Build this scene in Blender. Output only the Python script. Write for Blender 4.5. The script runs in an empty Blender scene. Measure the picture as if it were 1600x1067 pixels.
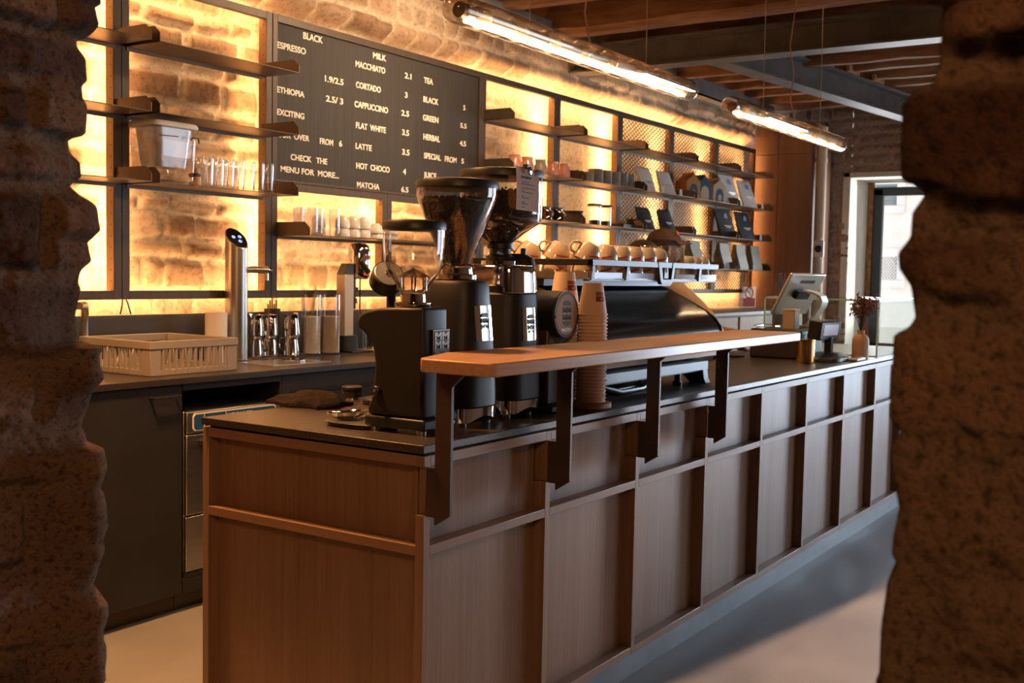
import bpy, bmesh, math, random
import numpy as np
from mathutils import Vector, Matrix
random.seed(7)
SC = bpy.context.scene
COL = SC.collection
PI = math.pi

# ------------------------------------------------------------------ camera, world, light, exposure
FWD, RGT, UPV = Vector((0.83211, 0.55098, -0.06158)), Vector((0.55328, -0.83277, 0.01919)), Vector((0.04070, 0.05004, 0.99792))
RGT = (RGT - FWD*RGT.dot(FWD)/FWD.length_squared).normalized(); FWD.normalize(); UPV = RGT.cross(FWD).normalized()
cd = bpy.data.cameras.new('camera'); cam = bpy.data.objects.new('camera', cd); COL.objects.link(cam)
rot = Matrix((RGT, UPV, -FWD)).transposed()
cam.matrix_world = Matrix.Translation((-2.2347, -1.7444, 1.4372)) @ rot.to_4x4()
cd.sensor_width = 36.0; cd.lens = 38.725; cd.clip_start = .05
cd.dof.use_dof = True; cd.dof.focus_distance = 3.2; cd.dof.aperture_fstop = 7.0
SC.camera = cam
SC.view_settings.view_transform = 'Standard'; SC.view_settings.look = 'None'
SC.view_settings.gamma = 1.0; SC.view_settings.use_curve_mapping = False
SC.view_settings.exposure = 0.12
SC.cycles.use_denoising = True
SC.cycles.max_bounces = 8; SC.cycles.transparent_max_bounces = 24
SC.cycles.sample_clamp_indirect = 6.0
SC.cycles.caustics_reflective = False; SC.cycles.caustics_refractive = False

W = bpy.data.worlds.new('sky'); SC.world = W; W.use_nodes = True
bg = W.node_tree.nodes['Background']; bg.inputs[0].default_value = (.93, .96, 1, 1); bg.inputs[1].default_value = 1.45

def lamp(name, kind, loc, energy, color, target=None, size=None, size_y=None, spread=None, angle=None):
    d = bpy.data.lights.new(name, kind); d.energy = energy; d.color = color
    if kind == 'AREA':
        d.shape = 'RECTANGLE'; d.size = size; d.size_y = size_y
        if spread: d.spread = spread
    if kind == 'SUN' and angle: d.angle = angle
    if kind == 'POINT' and size: d.shadow_soft_size = size
    o = bpy.data.objects.new(name, d); COL.objects.link(o); o.location = loc
    if target is not None:
        o.rotation_euler = (Vector(target)-Vector(loc)).to_track_quat('-Z', 'Y').to_euler()
    return o
# low sun coming in through the open street door at the far end
lamp('sun', 'SUN', (14, -2, 4), 9.5, (1, .60, .40), target=(14-2.05, -2+.33, 4-.55), angle=.012)
# daylight of the street: through the window, through the open door and through the shop windows of the customer side
lamp('daylight_window', 'AREA', (9.55, 1.05, 1.7), 42, (.92, .95, 1), target=(0, .9, 1.2), size=1.2, size_y=1.5)
lamp('daylight_door', 'AREA', (9.2, -2.0, 1.3), 46, (.66, .81, 1), target=(0, -1.3, .5), size=1.4, size_y=2.2, spread=1.0)
lamp('daylight_shop_window', 'AREA', (6.6, -3.9, 1.3), 16, (.62, .78, 1), target=(4.6, 0, .5), size=3.0, size_y=1.6)
lamp('menu_fill_light', 'AREA', (2.75, 1.0, 3.06), 22, (1, .66, .38), target=(2.72, 2.43, 2.25), size=.5, size_y=.08, spread=2.0)  # added fill light with no fixture, brightens the menu letters
# warm ceiling spots: over the staff aisle and in the room the photographer stands in
lamp('aisle_spot', 'AREA', (-.16, 1.18, 3.0), 60, (1, .45, .16), target=(-.02, 1.1, 0), size=.3, size_y=.3, spread=1.9)
lamp('warm_room_lamp', 'AREA', (-2.7, -2.4, 2.7), 30, (1, .52, .24), target=(-1.2, -.6, 1.2), size=.5, size_y=.5)

# ------------------------------------------------------------------ materials
def nt(name):
    m = bpy.data.materials.new(name); m.use_nodes = True
    return m, m.node_tree.nodes, m.node_tree.links, m.node_tree.nodes['Principled BSDF']
def rgb(h, k=1.0):
    if isinstance(h, str):
        v = [int(h[i:i+2], 16)/255 for i in (0, 2, 4)]
        h = [x/12.92 if x <= .04045 else ((x+.055)/1.055)**2.4 for x in v]
    return (h[0]*k, h[1]*k, h[2]*k, 1)
def mat(name, col, rough=.5, metal=0, col2=None, scale=8, stretch=(1, 1, 1), detail=5, bump=0, bscale=None, spec=.5, coat=0, ramp=(.35, .65), rough2=None, emit=None, estr=0):
    m, N, L, b = nt(name)
    b.inputs['Base Color'].default_value = rgb(col); b.inputs['Roughness'].default_value = rough
    b.inputs['Metallic'].default_value = metal; b.inputs['Specular IOR Level'].default_value = spec
    b.inputs['Coat Weight'].default_value = coat
    if emit: b.inputs['Emission Color'].default_value = rgb(emit); b.inputs['Emission Strength'].default_value = estr
    if col2 is not None or bump:
        tc = N.new('ShaderNodeTexCoord'); mp = N.new('ShaderNodeMapping'); mp.inputs['Scale'].default_value = stretch
        L.new(tc.outputs['Object'], mp.inputs[0])
        n = N.new('ShaderNodeTexNoise'); n.inputs['Scale'].default_value = scale; n.inputs['Detail'].default_value = detail
        L.new(mp.outputs[0], n.inputs[0])
        if col2 is not None:
            r = N.new('ShaderNodeValToRGB'); r.color_ramp.elements[0].position = ramp[0]; r.color_ramp.elements[1].position = ramp[1]
            r.color_ramp.elements[0].color = rgb(col); r.color_ramp.elements[1].color = rgb(col2)
            L.new(n.outputs[0], r.inputs[0]); L.new(r.outputs[0], b.inputs['Base Color'])
        if rough2 is not None:
            mr = N.new('ShaderNodeMapRange'); mr.inputs[1].default_value = .3; mr.inputs[2].default_value = .7
            mr.inputs[3].default_value = rough; mr.inputs[4].default_value = rough2
            L.new(n.outputs[0], mr.inputs[0]); L.new(mr.outputs[0], b.inputs['Roughness'])
        if bump:
            src = n
            if bscale:
                src = N.new('ShaderNodeTexNoise'); src.inputs['Scale'].default_value = bscale; src.inputs['Detail'].default_value = 6
                L.new(mp.outputs[0], src.inputs[0])
            bp = N.new('ShaderNodeBump'); bp.inputs['Strength'].default_value = bump; bp.inputs['Distance'].default_value = .01
            L.new(src.outputs[0], bp.inputs['Height']); L.new(bp.outputs[0], b.inputs['Normal'])
    return m
def wood(name, c1, c2, grain, rough=.45, scale=1.0, coat=0, bump=.12):
    """fine straight grain running along axis 'x', 'y' or 'z' of the object"""
    st = {'x': (2.2, 70, 70), 'y': (70, 2.2, 70), 'z': (70, 70, 2.2)}[grain]
    st = tuple(s*scale for s in st)
    m, N, L, b = nt(name)
    tc = N.new('ShaderNodeTexCoord'); mp = N.new('ShaderNodeMapping'); mp.inputs['Scale'].default_value = st
    L.new(tc.outputs['Object'], mp.inputs[0])
    n = N.new('ShaderNodeTexNoise'); n.inputs['Scale'].default_value = 1.0; n.inputs['Detail'].default_value = 6; n.inputs['Distortion'].default_value = .6
    L.new(mp.outputs[0], n.inputs[0])
    n2 = N.new('ShaderNodeTexNoise'); n2.inputs['Scale'].default_value = .13; n2.inputs['Detail'].default_value = 2
    L.new(mp.outputs[0], n2.inputs[0])
    mx = N.new('ShaderNodeMath'); mx.operation = 'MULTIPLY_ADD'; mx.inputs[1].default_value = .55
    L.new(n2.outputs[0], mx.inputs[0]); 
    m2 = N.new('ShaderNodeMath'); m2.operation = 'MULTIPLY'; m2.inputs[1].default_value = .5
    L.new(n.outputs[0], m2.inputs[0]); L.new(m2.outputs[0], mx.inputs[2])
    r = N.new('ShaderNodeValToRGB'); r.color_ramp.elements[0].position = .38; r.color_ramp.elements[1].position = .66
    r.color_ramp.elements[0].color = rgb(c1); r.color_ramp.elements[1].color = rgb(c2)
    L.new(mx.outputs[0], r.inputs[0]); L.new(r.outputs[0], b.inputs['Base Color'])
    b.inputs['Roughness'].default_value = rough; b.inputs['Coat Weight'].default_value = coat
    bp = N.new('ShaderNodeBump'); bp.inputs['Strength'].default_value = bump; bp.inputs['Distance'].default_value = .002
    L.new(n.outputs[0], bp.inputs['Height']); L.new(bp.outputs[0], b.inputs['Normal'])
    return m
def thin_glass(name, tint=(1, 1, 1), gloss=(1, 1, 1), f0=.05, f1=.85, rough=.02, power=3.0):
    """a thin clear wall: it lets the view straight through and mirrors more at a glancing angle"""
    m, N, L, b = nt(name); N.remove(b)
    out = N['Material Output']
    t = N.new('ShaderNodeBsdfTransparent'); t.inputs[0].default_value = rgb(tint)
    g = N.new('ShaderNodeBsdfGlossy'); g.inputs[0].default_value = rgb(gloss); g.inputs['Roughness'].default_value = rough
    lw = N.new('ShaderNodeLayerWeight'); lw.inputs[0].default_value = .5
    pw = N.new('ShaderNodeMath'); pw.operation = 'POWER'; pw.inputs[1].default_value = power; L.new(lw.outputs['Facing'], pw.inputs[0])
    mr = N.new('ShaderNodeMapRange'); mr.inputs[3].default_value = f0; mr.inputs[4].default_value = f1; L.new(pw.outputs[0], mr.inputs[0])
    mx = N.new('ShaderNodeMixShader'); L.new(mr.outputs[0], mx.inputs[0]); L.new(t.outputs[0], mx.inputs[1]); L.new(g.outputs[0], mx.inputs[2])
    L.new(mx.outputs[0], out.inputs[0])
    return m
def emission(name, col, s):
    m, N, L, b = nt(name); N.remove(b)
    e = N.new('ShaderNodeEmission'); e.inputs[0].default_value = rgb(col); e.inputs[1].default_value = s
    L.new(e.outputs[0], N['Material Output'].inputs[0]); return m
def perforated(name, col, pitch=.036, r=.0130):
    """steel sheet punched with staggered round holes (object space x/z)"""
    m, N, L, b = nt(name); out = N['Material Output']
    b.inputs['Base Color'].default_value = rgb(col); b.inputs['Metallic'].default_value = .3; b.inputs['Roughness'].default_value = .55
    tc = N.new('ShaderNodeTexCoord'); sp = N.new('ShaderNodeSeparateXYZ'); L.new(tc.outputs['Object'], sp.inputs[0])
    def math(op, a, v=None, v2=None):
        n = N.new('ShaderNodeMath'); n.operation = op
        for i, q in enumerate((a, v, v2)):
            if q is None: continue
            if isinstance(q, (int, float)): n.inputs[i].default_value = q
            else: L.new(q, n.inputs[i])
        return n.outputs[0]
    hz = pitch*.866*2
    def grid(ox, oz):
        x = math('PINGPONG', math('ADD', sp.outputs[2], ox+50*pitch), pitch/2)
        z = math('PINGPONG', math('ADD', sp.outputs[0], oz+50*hz), hz/2)
        return math('SQRT', math('ADD', math('MULTIPLY', x, x), math('MULTIPLY', z, z)))
    d = math('MINIMUM', grid(0, 0), grid(pitch/2, hz/2))
    hole = math('LESS_THAN', d, r)
    t = N.new('ShaderNodeBsdfTransparent'); mx = N.new('ShaderNodeMixShader')
    L.new(hole, mx.inputs[0]); L.new(b.outputs[0], mx.inputs[1]); L.new(t.outputs[0], mx.inputs[2]); L.new(mx.outputs[0], out.inputs[0])
    return m
def stone_mat(name, stone1, stone2, mortar, dark, bump=.5, rough=.92, scale=9):
    """old brick and mortar; the built-in 'mask' tells mortar from stone, 'tone' varies from stone to stone"""
    m, N, L, b = nt(name)
    tc = N.new('ShaderNodeTexCoord')
    at = N.new('ShaderNodeAttribute'); at.attribute_name = 'stone'
    sp = N.new('ShaderNodeSeparateColor'); L.new(at.outputs['Color'], sp.inputs[0])
    n = N.new('ShaderNodeTexNoise'); n.inputs['Scale'].default_value = scale; n.inputs['Detail'].default_value = 9; n.inputs['Roughness'].default_value = .68
    L.new(tc.outputs['Object'], n.inputs[0])
    n3 = N.new('ShaderNodeTexNoise'); n3.inputs['Scale'].default_value = scale*5; n3.inputs['Detail'].default_value = 6; n3.inputs['Roughness'].default_value = .7
    L.new(tc.outputs['Object'], n3.inputs[0])
    r = N.new('ShaderNodeValToRGB'); r.color_ramp.elements[0].position = .3; r.color_ramp.elements[1].position = .7
    r.color_ramp.elements[0].color = rgb(stone1); r.color_ramp.elements[1].color = rgb(stone2)
    ad = N.new('ShaderNodeMath'); ad.operation = 'MULTIPLY_ADD'; ad.inputs[1].default_value = .5; L.new(sp.outputs[1], ad.inputs[0])
    hf = N.new('ShaderNodeMath'); hf.operation = 'MULTIPLY_ADD'; hf.inputs[1].default_value = .7; hf.inputs[2].default_value = -.08
    L.new(n.outputs[0], hf.inputs[0]); L.new(hf.outputs[0], ad.inputs[2]); L.new(ad.outputs[0], r.inputs[0])
    mx = N.new('ShaderNodeMix'); mx.data_type = 'RGBA'; L.new(sp.outputs[0], mx.inputs[0]); mx.inputs[6].default_value = rgb(mortar); L.new(r.outputs[0], mx.inputs[7])
    r2 = N.new('ShaderNodeValToRGB'); r2.color_ramp.elements[0].position = .36; r2.color_ramp.elements[1].position = .5
    r2.color_ramp.elements[0].color = rgb(dark); r2.color_ramp.elements[1].color = (1, 1, 1, 1); L.new(n3.outputs[0], r2.inputs[0])
    ml = N.new('ShaderNodeMix'); ml.data_type = 'RGBA'; ml.blend_type = 'MULTIPLY'; ml.inputs[0].default_value = .75
    L.new(mx.outputs[2], ml.inputs[6]); L.new(r2.outputs[0], ml.inputs[7]); L.new(ml.outputs[2], b.inputs['Base Color'])
    b.inputs['Roughness'].default_value = rough; b.inputs['Specular IOR Level'].default_value = .25
    bp = N.new('ShaderNodeBump'); bp.inputs['Strength'].default_value = bump; bp.inputs['Distance'].default_value = .012
    L.new(n3.outputs[0], bp.inputs['Height']); L.new(bp.outputs[0], b.inputs['Normal'])
    return m

M = {}
M['oak_z'] = wood('oak_vertical', (.20, .112, .064), (.285, .170, .102), 'z')
M['oak_x'] = wood('oak_lengthwise', (.21, .120, .070), (.30, .18, .108), 'x')
M['oak_y'] = wood('oak_crosswise', (.225, .122, .066), (.31, .178, .10), 'y')
M['shelf_oak'] = wood('shelf_oak', (.46, .245, .125), (.60, .345, .185), 'x', rough=.4)
M['tray_oak'] = wood('tray_oak', (.36, .17, .08), (.48, .24, .12), 'x', rough=.5)
M['cab_wood'] = wood('cabinet_veneer', (.185, .092, .050), (.25, .13, .073), 'z', rough=.5)
M['pale_wood'] = wood('pale_veneer', (.42, .32, .24), (.5, .40, .31), 'z', rough=.5)
M['old_timber'] = mat('old_timber', (.20, .085, .035), rough=.85, col2=(.34, .17, .08), scale=3, stretch=(6, 1, 6), detail=9, bump=.8, bscale=4)
M['old_timber_x'] = mat('old_timber_lengthwise', (.22, .12, .06), rough=.9, col2=(.42, .28, .16), scale=4, stretch=(1, 5, 5), detail=9, bump=1.0, bscale=5)
M['plank'] = mat('ceiling_plank', (.10, .05, .025), rough=.9, col2=(.17, .09, .045), scale=3, stretch=(1, 6, 6), bump=.4)
M['steel_beam'] = mat('painted_steel', (.10, .095, .095), rough=.5, col2=(.15, .145, .14), scale=6, bump=.1, spec=.6)
M['granite'] = mat('dark_granite', (.020, .016, .013), rough=.36, col2=(.050, .037, .028), scale=220, detail=2, bump=.08, spec=.6, ramp=(.42, .6))
M['dark_cab'] = mat('dark_laminate', (.022, .020, .021), rough=.55, col2=(.027, .025, .026), scale=5, spec=.25)
M['dark_splash'] = mat('dark_splash', (.02, .019, .019), rough=.45)
M['void'] = mat('dark_recess', (.008, .008, .008), rough=.9)
M['frame_steel'] = mat('bronzed_steel', (.072, .052, .038), rough=.45, metal=.25, col2=(.088, .064, .047), scale=30, stretch=(1, 1, .2))
M['post_side'] = mat('slotted_standard', (.30, .18, .09), rough=.5, metal=.3)
M['shelf_steel'] = mat('shelf_steel', (.13, .095, .068), rough=.38, metal=.55, col2=(.15, .11, .08), scale=20)
M['bracket'] = mat('dark_bracket_steel', (.060, .040, .030), rough=.45, metal=.2, col2=(.075, .05, .038), scale=10)
M['kick'] = mat('zinc_kick_plate', (.20, .21, .22), rough=.42, metal=.6, col2=(.26, .27, .28), scale=7, rough2=.55)
M['steel'] = mat('brushed_steel', (.58, .55, .51), rough=.28, metal=1, col2=(.66, .63, .59), scale=40, stretch=(1, 1, .1))
M['steel_h'] = mat('brushed_steel_lengthwise', (.50, .47, .43), rough=.34, metal=1, col2=(.57, .54, .50), scale=40, stretch=(.05, 1, 1))
M['chrome'] = mat('chrome', (.80, .77, .72), rough=.06, metal=1)
M['gold'] = mat('brass_tin', (.62, .36, .13), rough=.22, metal=1)
M['black_matte'] = mat('black_powder_coat', (.013, .0125, .012), rough=.46, spec=.45, bump=.04, bscale=400)
M['black_gloss'] = mat('black_gloss', (.010, .010, .010), rough=.16, spec=.6)
M['black_plastic'] = mat('black_plastic', (.016, .015, .014), rough=.42)
M['grey_metal'] = mat('grey_anodised', (.095, .095, .097), rough=.42, metal=.55)
M['mirror'] = mat('polished_strip', (.78, .8, .82), rough=.08, metal=1)
M['bean'] = mat('coffee_beans', (.014, .0065, .004), rough=.5, col2=(.04, .018, .010), scale=150, detail=1, bump=1.0, bscale=160, ramp=(.45, .6))
M['clear'] = thin_glass('clear_glass')
M['hopper'] = thin_glass('clear_hopper', tint=(.93, .91, .88), f0=.10, f1=.95, power=1.5)
M['tumbler'] = thin_glass('tumbler_glass', tint=(.97, .97, .97), f0=.05, f1=.95, power=1.6)
M['acrylic'] = thin_glass('acrylic', tint=(.97, .97, .98), f0=.06, f1=.8, power=2.2)
M['pane'] = thin_glass('window_glass', f0=.04, f1=.6)
M['case_glass'] = thin_glass('case_glass', tint=(.93, .97, .95), f0=.05, f1=.4)
M['glass_edge'] = mat('glass_edge', (.62, .88, .80), rough=.2, spec=.8)
M['lamp_glass'] = thin_glass('lamp_glass', tint=(1, .97, .93), gloss=(1, .9, .78), f0=.10, f1=.95, power=1.6)
M['porcelain'] = mat('cream_porcelain', (.80, .66, .52), rough=.14, spec=.6, coat=.4)
M['white_porcelain'] = mat('white_porcelain', (.80, .74, .68), rough=.16, spec=.6, coat=.4)
M['logo_red'] = mat('logo_red', (.62, .06, .03), rough=.35)
M['paper_cup'] = mat('kraft_paper_cup', (.82, .59, .43), rough=.7)
M['cup_label'] = mat('cup_label_red', (.27, .035, .02), rough=.6)
M['cup_label2'] = mat('cup_label_rust', (.40, .10, .05), rough=.6)
M['pink'] = mat('pink_glaze', (.70, .30, .22), rough=.22, coat=.4)
M['grey_glaze'] = mat('grey_glaze', (.36, .31, .27), rough=.3)
M['taupe_cup'] = mat('taupe_stoneware', (.15, .125, .105), rough=.4)
M['paper'] = mat('paper', (.78, .74, .69), rough=.8)
M['kraft'] = mat('kraft_tag', (.42, .25, .15), rough=.8, col2=(.46, .28, .17), scale=40)
M['ink'] = mat('ink', (.03, .025, .02), rough=.8)
M['white'] = mat('white_plastic', (.78, .76, .73), rough=.45)
M['beige_plastic'] = mat('beige_rack_plastic', (.31, .275, .235), rough=.55)
M['blue_panel'] = mat('blue_control_panel', (.02, .09, .21), rough=.35)
M['letter'] = mat('menu_letters', (.95, .86, .74), rough=.5)
M['board'] = mat('menu_board_felt', (.026, .023, .022), rough=.7, col2=(.040, .035, .032), scale=3, stretch=(30, 1, .5), bump=.25)
M['felt'] = mat('bar_towel', (.012, .009, .007), rough=.95, col2=(.020, .014, .011), scale=60, bump=.5, bscale=200, spec=.08)
M['dark_card'] = mat('dark_pouch', (.035, .04, .047), rough=.5, col2=(.04, .045, .052), scale=9)
M['pouch_white'] = mat('white_pouch', (.84, .82, .80), rough=.5, col2=(.88, .86, .84), scale=9, bump=.2, bscale=14)
M['mint_bag'] = mat('mint_white_bag', (.76, .80, .72), rough=.6, col2=(.82, .85, .78), scale=10, bump=.3, bscale=18)
M['olive_bag'] = mat('olive_bag', (.16, .14, .09), rough=.6)
M['emblem'] = mat('emblem_blue', (.25, .24, .55), rough=.5)
M['carton'] = mat('cream_carton', (.68, .56, .38), rough=.6)
M['carton_orange'] = mat('orange_carton', (.55, .25, .06), rough=.6)
M['carton_blue'] = mat('blue_carton', (.05, .09, .19), rough=.6)
M['smoke_glass'] = thin_glass('smoked_glass', tint=(.18, .13, .1), f0=.08, f1=.8, power=1.6)
M['vase'] = mat('terracotta_vase', (.66, .36, .19), rough=.6, col2=(.70, .39, .21), scale=14)
M['dried'] = mat('dried_flowers', (.22, .075, .06), rough=.9, col2=(.33, .14, .10), scale=50)
M['stem'] = mat('dry_stem', (.13, .085, .05), rough=.9)
M['screen_back'] = mat('till_aluminium', (.66, .63, .58), rough=.36, metal=.85)
M['till_box'] = mat('till_brown', (.050, .036, .030), rough=.5)
M['display'] = mat('lcd', (.45, .46, .52), rough=.3, emit=(.62, .62, .75), estr=.25)
M['led_blue'] = emission('led_blue', (.25, .35, 1), 4)
M['led_white'] = emission('led_digit', (.6, .75, 1), 5)
M['concrete'] = mat('polished_concrete', (.19, .185, .18), rough=.34, col2=(.27, .265, .26), scale=1.6, detail=9, bump=.04, spec=.45, ramp=(.25, .75), rough2=.5)
M['plaster_white'] = mat('white_painted_jamb', (.56, .50, .41), rough=.85, col2=(.62, .57, .48), scale=6, bump=.3)
M['window_paint'] = mat('window_paint', (.035, .045, .052), rough=.5)
M['rust_wood'] = mat('rusty_jamb', (.22, .08, .03), rough=.9, col2=(.42, .2, .08), scale=14, bump=.5)
M['facade'] = mat('pale_facade', (.80, .76, .70), rough=.9, col2=(.86, .82, .77), scale=3)
M['shutter'] = mat('grey_shutter', (.26, .31, .34), rough=.7)
M['pipe'] = mat('cream_pipe', (.66, .52, .40), rough=.75, spec=.2)
M['cap'] = mat('brown_cap_cotton', (.085, .05, .038), rough=.9, col2=(.11, .066, .05), scale=40)
M['cap_logo'] = mat('cap_logo', (.75, .10, .03), rough=.7)
M['hair'] = mat('dark_hair', (.030, .013, .009), rough=.55, col2=(.06, .026, .018), scale=30, stretch=(8, 8, 1), bump=.6)
M['skin'] = mat('skin', (.50, .25, .16), rough=.5, col2=(.54, .28, .185), scale=30)
M['shirt'] = mat('beige_shirt', (.55, .36, .24), rough=.85, col2=(.60, .40, .275), scale=12, bump=.3)
M['sleeve'] = mat('black_sleeve', (.018, .017, .017), rough=.85)
M['trousers'] = mat('dark_trousers', (.03, .03, .035), rough=.9)
M['sign_red'] = mat('sign_red', (.55, .05, .03), rough=.5)
M['led_warm'] = emission('led_strip', (1, .55, .225), 74)
M['tube_warm'] = emission('lamp_tube', (1, .62, .32), 150)
# ------------------------------------------------------------------ mesh helpers
def V3(*a): return Vector(a)
class B:
    """collects simple solids and links them as ONE mesh object"""
    def __init__(s): s.v = []; s.f = []
    def add(s, vs, fs):
        o = len(s.v); s.v += [tuple(p) for p in vs]; s.f += [tuple(i+o for i in f) for f in fs]; return s
    def box(s, x0, x1, y0, y1, z0, z1):
        return s.add([(x0,y0,z0),(x1,y0,z0),(x1,y1,z0),(x0,y1,z0),(x0,y0,z1),(x1,y0,z1),(x1,y1,z1),(x0,y1,z1)],
                     [(0,3,2,1),(4,5,6,7),(0,1,5,4),(1,2,6,5),(2,3,7,6),(3,0,4,7)])
    def prism(s, pts, axis, a, b):
        """extrude a 2D outline along axis; outline axes are the other two in xyz order"""
        n = len(pts)
        def P(p, t): return {'x': (t, p[0], p[1]), 'y': (p[0], t, p[1]), 'z': (p[0], p[1], t)}[axis]
        vs = [P(p, a) for p in pts]+[P(p, b) for p in pts]
        fs = [tuple(range(n))[::-1], tuple(range(n, 2*n))]+[(i, (i+1) % n, n+(i+1) % n, n+i) for i in range(n)]
        return s.add(vs, fs)
    def lathe(s, prof, c=(0,0,0), seg=28, axis='z', closed=False, ell=(1, 1)):
        vs, fs = [], []; n = len(prof)
        for r, h in prof:
            for k in range(seg):
                t = 2*PI*k/seg; a, b = r*math.cos(t)*ell[0], r*math.sin(t)*ell[1]
                p = {'z': (a, b, h), 'y': (a, h, b), 'x': (h, a, b)}[axis]
                vs.append((p[0]+c[0], p[1]+c[1], p[2]+c[2]))
        for i in range(n-1+(1 if closed else 0)):
            j = (i+1) % n
            for k in range(seg):
                l = (k+1) % seg; fs.append((i*seg+k, i*seg+l, j*seg+l, j*seg+k))
        if not closed:
            if prof[0][0] > 1e-5: fs.append(tuple(range(seg))[::-1])
            if prof[-1][0] > 1e-5: fs.append(tuple(range((n-1)*seg, n*seg)))
        return s.add(vs, fs)
    def shell(s, prof, **k):
        """open-ended surface of revolution"""
        vs0, fs0 = len(s.v), len(s.f); s.lathe(prof, **k)
        seg = k.get('seg', 28)
        s.f = [f for i, f in enumerate(s.f) if i < fs0 or len(f) == 4]; return s
    def cyl(s, r, h0, h1, c=(0,0,0), seg=24, axis='z', ch=0):
        if ch: return s.lathe([(r-ch, h0), (r, h0+ch), (r, h1-ch), (r-ch, h1)], c, seg, axis)
        return s.lathe([(r, h0), (r, h1)], c, seg, axis)
    def tube(s, pts, r, seg=10, caps=True, flat=1.0):
        pts = [Vector(p) for p in pts]; n = len(pts); vs, fs = [], []
        up = None
        for i, p in enumerate(pts):
            d = (pts[min(i+1, n-1)]-pts[max(i-1, 0)]).normalized()
            if up is None:
                up = Vector((0, 0, 1)) if abs(d.z) < .9 else Vector((1, 0, 0))
            a = d.cross(up).normalized(); b = a.cross(d).normalized(); up = b
            rr = r[i] if isinstance(r, (list, tuple)) else r
            for k in range(seg):
                t = 2*PI*k/seg; vs.append(p+a*rr*math.cos(t)+b*rr*math.sin(t)*flat)
        for i in range(n-1):
            for k in range(seg):
                l = (k+1) % seg; fs.append((i*seg+k, i*seg+l, (i+1)*seg+l, (i+1)*seg+k))
        if caps: fs += [tuple(range(seg))[::-1], tuple(range((n-1)*seg, n*seg))]
        return s.add(vs, fs)
    def loft(s, secs, seg=32, cap=True):
        """secs: (z, cx, cy, rx, ry, power) super-ellipse sections"""
        vs, fs = [], []
        for z, cx, cy, rx, ry, pw in secs:
            for k in range(seg):
                t = 2*PI*k/seg; c, sn = math.cos(t), math.sin(t)
                vs.append((cx+rx*math.copysign(abs(c)**(2/pw), c), cy+ry*math.copysign(abs(sn)**(2/pw), sn), z))
        for i in range(len(secs)-1):
            for k in range(seg):
                l = (k+1) % seg; fs.append((i*seg+k, i*seg+l, (i+1)*seg+l, (i+1)*seg+k))
        if cap: fs += [tuple(range(seg))[::-1], tuple(range((len(secs)-1)*seg, len(secs)*seg))]
        return s.add(vs, fs)
    def grid(s, nu, nv, fn, cu=False):
        vs = [fn(i/(nu if cu else nu-1), j/(nv-1)) for j in range(nv) for i in range(nu)]
        fs = [(j*nu+i, j*nu+(i+1) % nu, (j+1)*nu+(i+1) % nu, (j+1)*nu+i) for j in range(nv-1) for i in range(nu if cu else nu-1)]
        return s.add(vs, fs)
    def xf(s, mtx, i0=0):
        s.v[i0:] = [tuple(mtx @ Vector(p)) for p in s.v[i0:]]; return s
    def mesh(s, name, m, smooth=35):
        me = bpy.data.meshes.new(name); me.from_pydata(s.v, [], s.f); me.update()
        bm = bmesh.new(); bm.from_mesh(me); bmesh.ops.recalc_face_normals(bm, faces=bm.faces); bm.to_mesh(me); bm.free()
        if m is not None:
            for mm in (m if isinstance(m, (list, tuple)) else [m]): me.materials.append(mm)
        if smooth:
            me.polygons.foreach_set('use_smooth', [True]*len(me.polygons)); me.set_sharp_from_angle(angle=math.radians(smooth))
        return me
    def build(s, name, m, parent=None, bev=0, smooth=35, seg=2, loc=None):
        o = bpy.data.objects.new(name, s.mesh(name, m, smooth)); COL.objects.link(o)
        if parent is not None: o.parent = parent
        if loc: o.location = loc
        if bev:
            md = o.modifiers.new('bevel', 'BEVEL'); md.width = bev; md.segments = seg; md.limit_method = 'ANGLE'; md.angle_limit = math.radians(40)
        return o
def mark(o, label=None, cat=None, group=None, kind=None):
    if label: o['label'] = label
    if cat: o['category'] = cat
    if group: o['group'] = group
    if kind: o['kind'] = kind
    return o
def thing(name, label, cat, loc=(0,0,0), rz=0, group=None):
    o = bpy.data.objects.new(name, None); COL.objects.link(o); o.location = loc; o.rotation_euler = (0, 0, rz)
    o.empty_display_size = .05
    return mark(o, label, cat, group)
def dup(root, loc=None, label=None, group=None, rot=None):
    r = root.copy(); COL.objects.link(r)
    if loc is not None: r.location = loc
    if rot is not None: r.rotation_euler = rot
    if label: r['label'] = label
    if group: r['group'] = group
    for ch in list(root.children):
        c = ch.copy(); COL.objects.link(c); c.parent = r
        for g in list(ch.children):
            d = g.copy(); COL.objects.link(d); d.parent = c
    return r
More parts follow.
